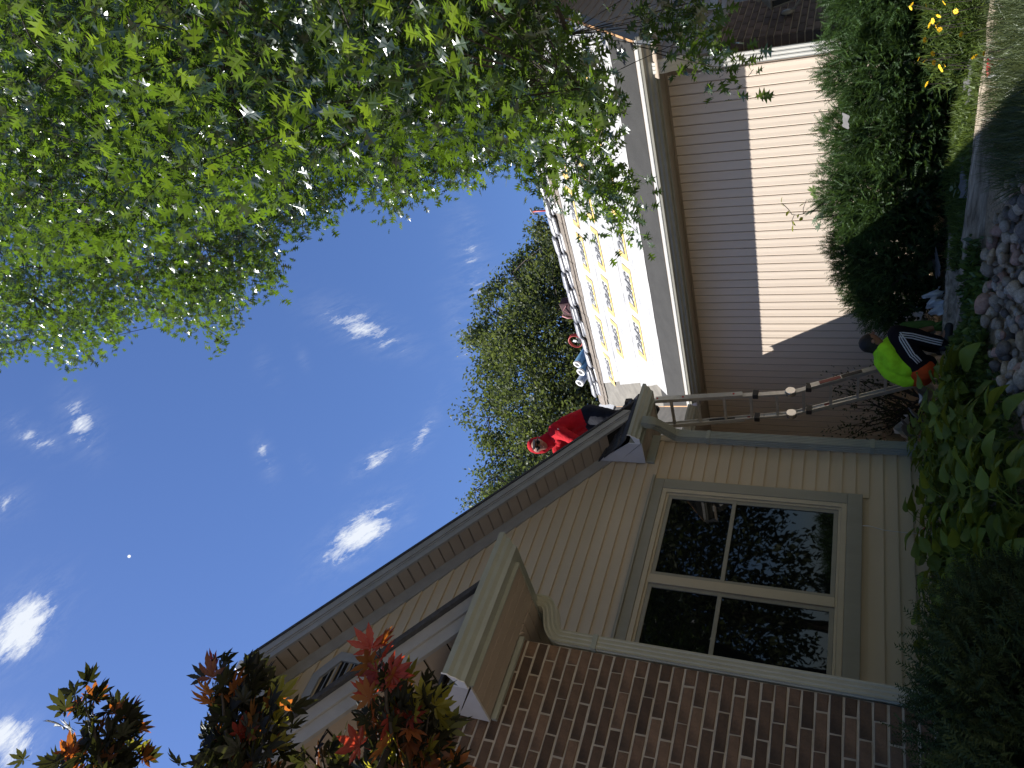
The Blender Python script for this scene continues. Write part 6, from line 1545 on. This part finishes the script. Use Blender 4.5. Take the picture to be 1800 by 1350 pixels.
# sapling and vine against the pale siding
SAP = leafmat('sapling_leaf', (0.22, 0.30, 0.20), (0.22, 0.34, 0.10), tw=0.3, gloss=0.3, rough=0.4, spread=0.2, use='obj')
VIN = leafmat('vine_leaf', (0.20, 0.22, 0.03), (0.30, 0.34, 0.03), tw=0.4, gloss=0.2, rough=0.4, spread=0.3, use='obj')
def sapling():
    t = thing('sapling', 'pale maple sapling poking out of the hedge against the siding', 'sapling', (6.95, 4.0, -.8)); mb = MB()
    mb.tube([(6.95, 3.95, -.8), (6.95, 3.95, 0), ray_pt(1455, 352, 7.95), ray_pt(1440, 362, 7.9), ray_pt(1425, 374, 7.85)], .006, 6)
    sm = mesh('leaf', *maple_leaf(77), SAP)
    for (x, y, s, a) in [(1433, 336, .085, 1.6), (1436, 347, .07, 2.2), (1428, 371, .085, -.6), (1436, 385, .09, -1.6), (1441, 398, .07, -1.8), (1452, 365, .06, .3), (1450, 342, .06, 2.6), (1446, 378, .06, -1.2), (1458, 352, .06, .7)]:
        o = bpy.data.objects.new('leaf', sm); C.objects.link(o); o.parent = t; p = ray_pt(x, y, 7.9); o.location = Vector(p) - t.location; o.scale = (s,) * 3; o.rotation_euler = (rng.uniform(-.4, .4), -.9 + rng.uniform(-.4, .4), a + 2.3)
    mb.build('stem', TWIG, t)
    v = thing('vine', 'yellowing vine tip with tiny leaves against the siding', 'vine', (6.95, 4.05, -.8)); mb = MB()
    pts = [(1430, 372), (1418, 374), (1412, 376), (1400, 378), (1392, 377), (1386, 368), (1380, 362), (1374, 357)]
    mb.tube([(6.97, 4.02, -.8), (6.97, 4.02, .1)] + [ray_pt(x, y, 7.95) for x, y in pts], .0035, 5)
    mb.tube([ray_pt(1412, 376, 7.95), ray_pt(1412, 366, 7.95), ray_pt(1417, 353, 7.95)], .003, 5); mb.tube([ray_pt(1396, 378, 7.95), ray_pt(1392, 388, 7.95), ray_pt(1394, 396, 7.95)], .003, 5)
    vm_ = mesh('leaf', [(0, 0, 0), (.35, .38, .05), (.8, .25, 0), (1, 0, -.08), (.8, -.25, 0), (.35, -.38, .05)], [(0, 1, 2, 3), (0, 3, 4, 5)], VIN)
    for (x, y, s) in [(1374, 356, .06), (1379, 363, .05), (1386, 370, .06), (1388, 374, .05), (1415, 357, .06), (1418, 372, .06), (1394, 394, .08), (1399, 397, .06), (1412, 382, .05), (1404, 376, .04)]:
        o = bpy.data.objects.new('leaf', vm_); C.objects.link(o); o.parent = v; o.location = Vector(ray_pt(x, y, 7.95)) - v.location; o.scale = (s,) * 3; o.rotation_euler = (rng.uniform(-.8, .8), rng.uniform(-1.2, 0), rng.uniform(0, 6))
    mb.build('stem', TWIG, v)
    w_ = thing('milkweed', 'pale leafed seedling at the sunlit edge of the ground cover', 'seedling', tuple(ray_pt(1690, 330, 7.55) * np.array([1, 1, 1]) - np.array([0, 0, .1])))
    for k in range(9):
        o = bpy.data.objects.new('leaf', vm_ if k < 4 else mesh('leaf', [(0, 0, 0), (.35, .3, .05), (.8, .2, 0), (1, 0, -.08), (.8, -.2, 0), (.35, -.3, .05)], [(0, 1, 2, 3), (0, 3, 4, 5)], SAP)); C.objects.link(o); o.parent = w_
        o.location = (rng.normal() * .02, rng.normal() * .03, .06 + .012 * k); o.scale = (.085,) * 3; o.rotation_euler = (rng.uniform(-.4, .4), -.3, k * 2.4)
    MB().tube([Vector(w_.location) + Vector((0, 0, -.12)), Vector(w_.location) + Vector((0, 0, .16))], .004, 5).build('stem', GC, w_)
sapling()
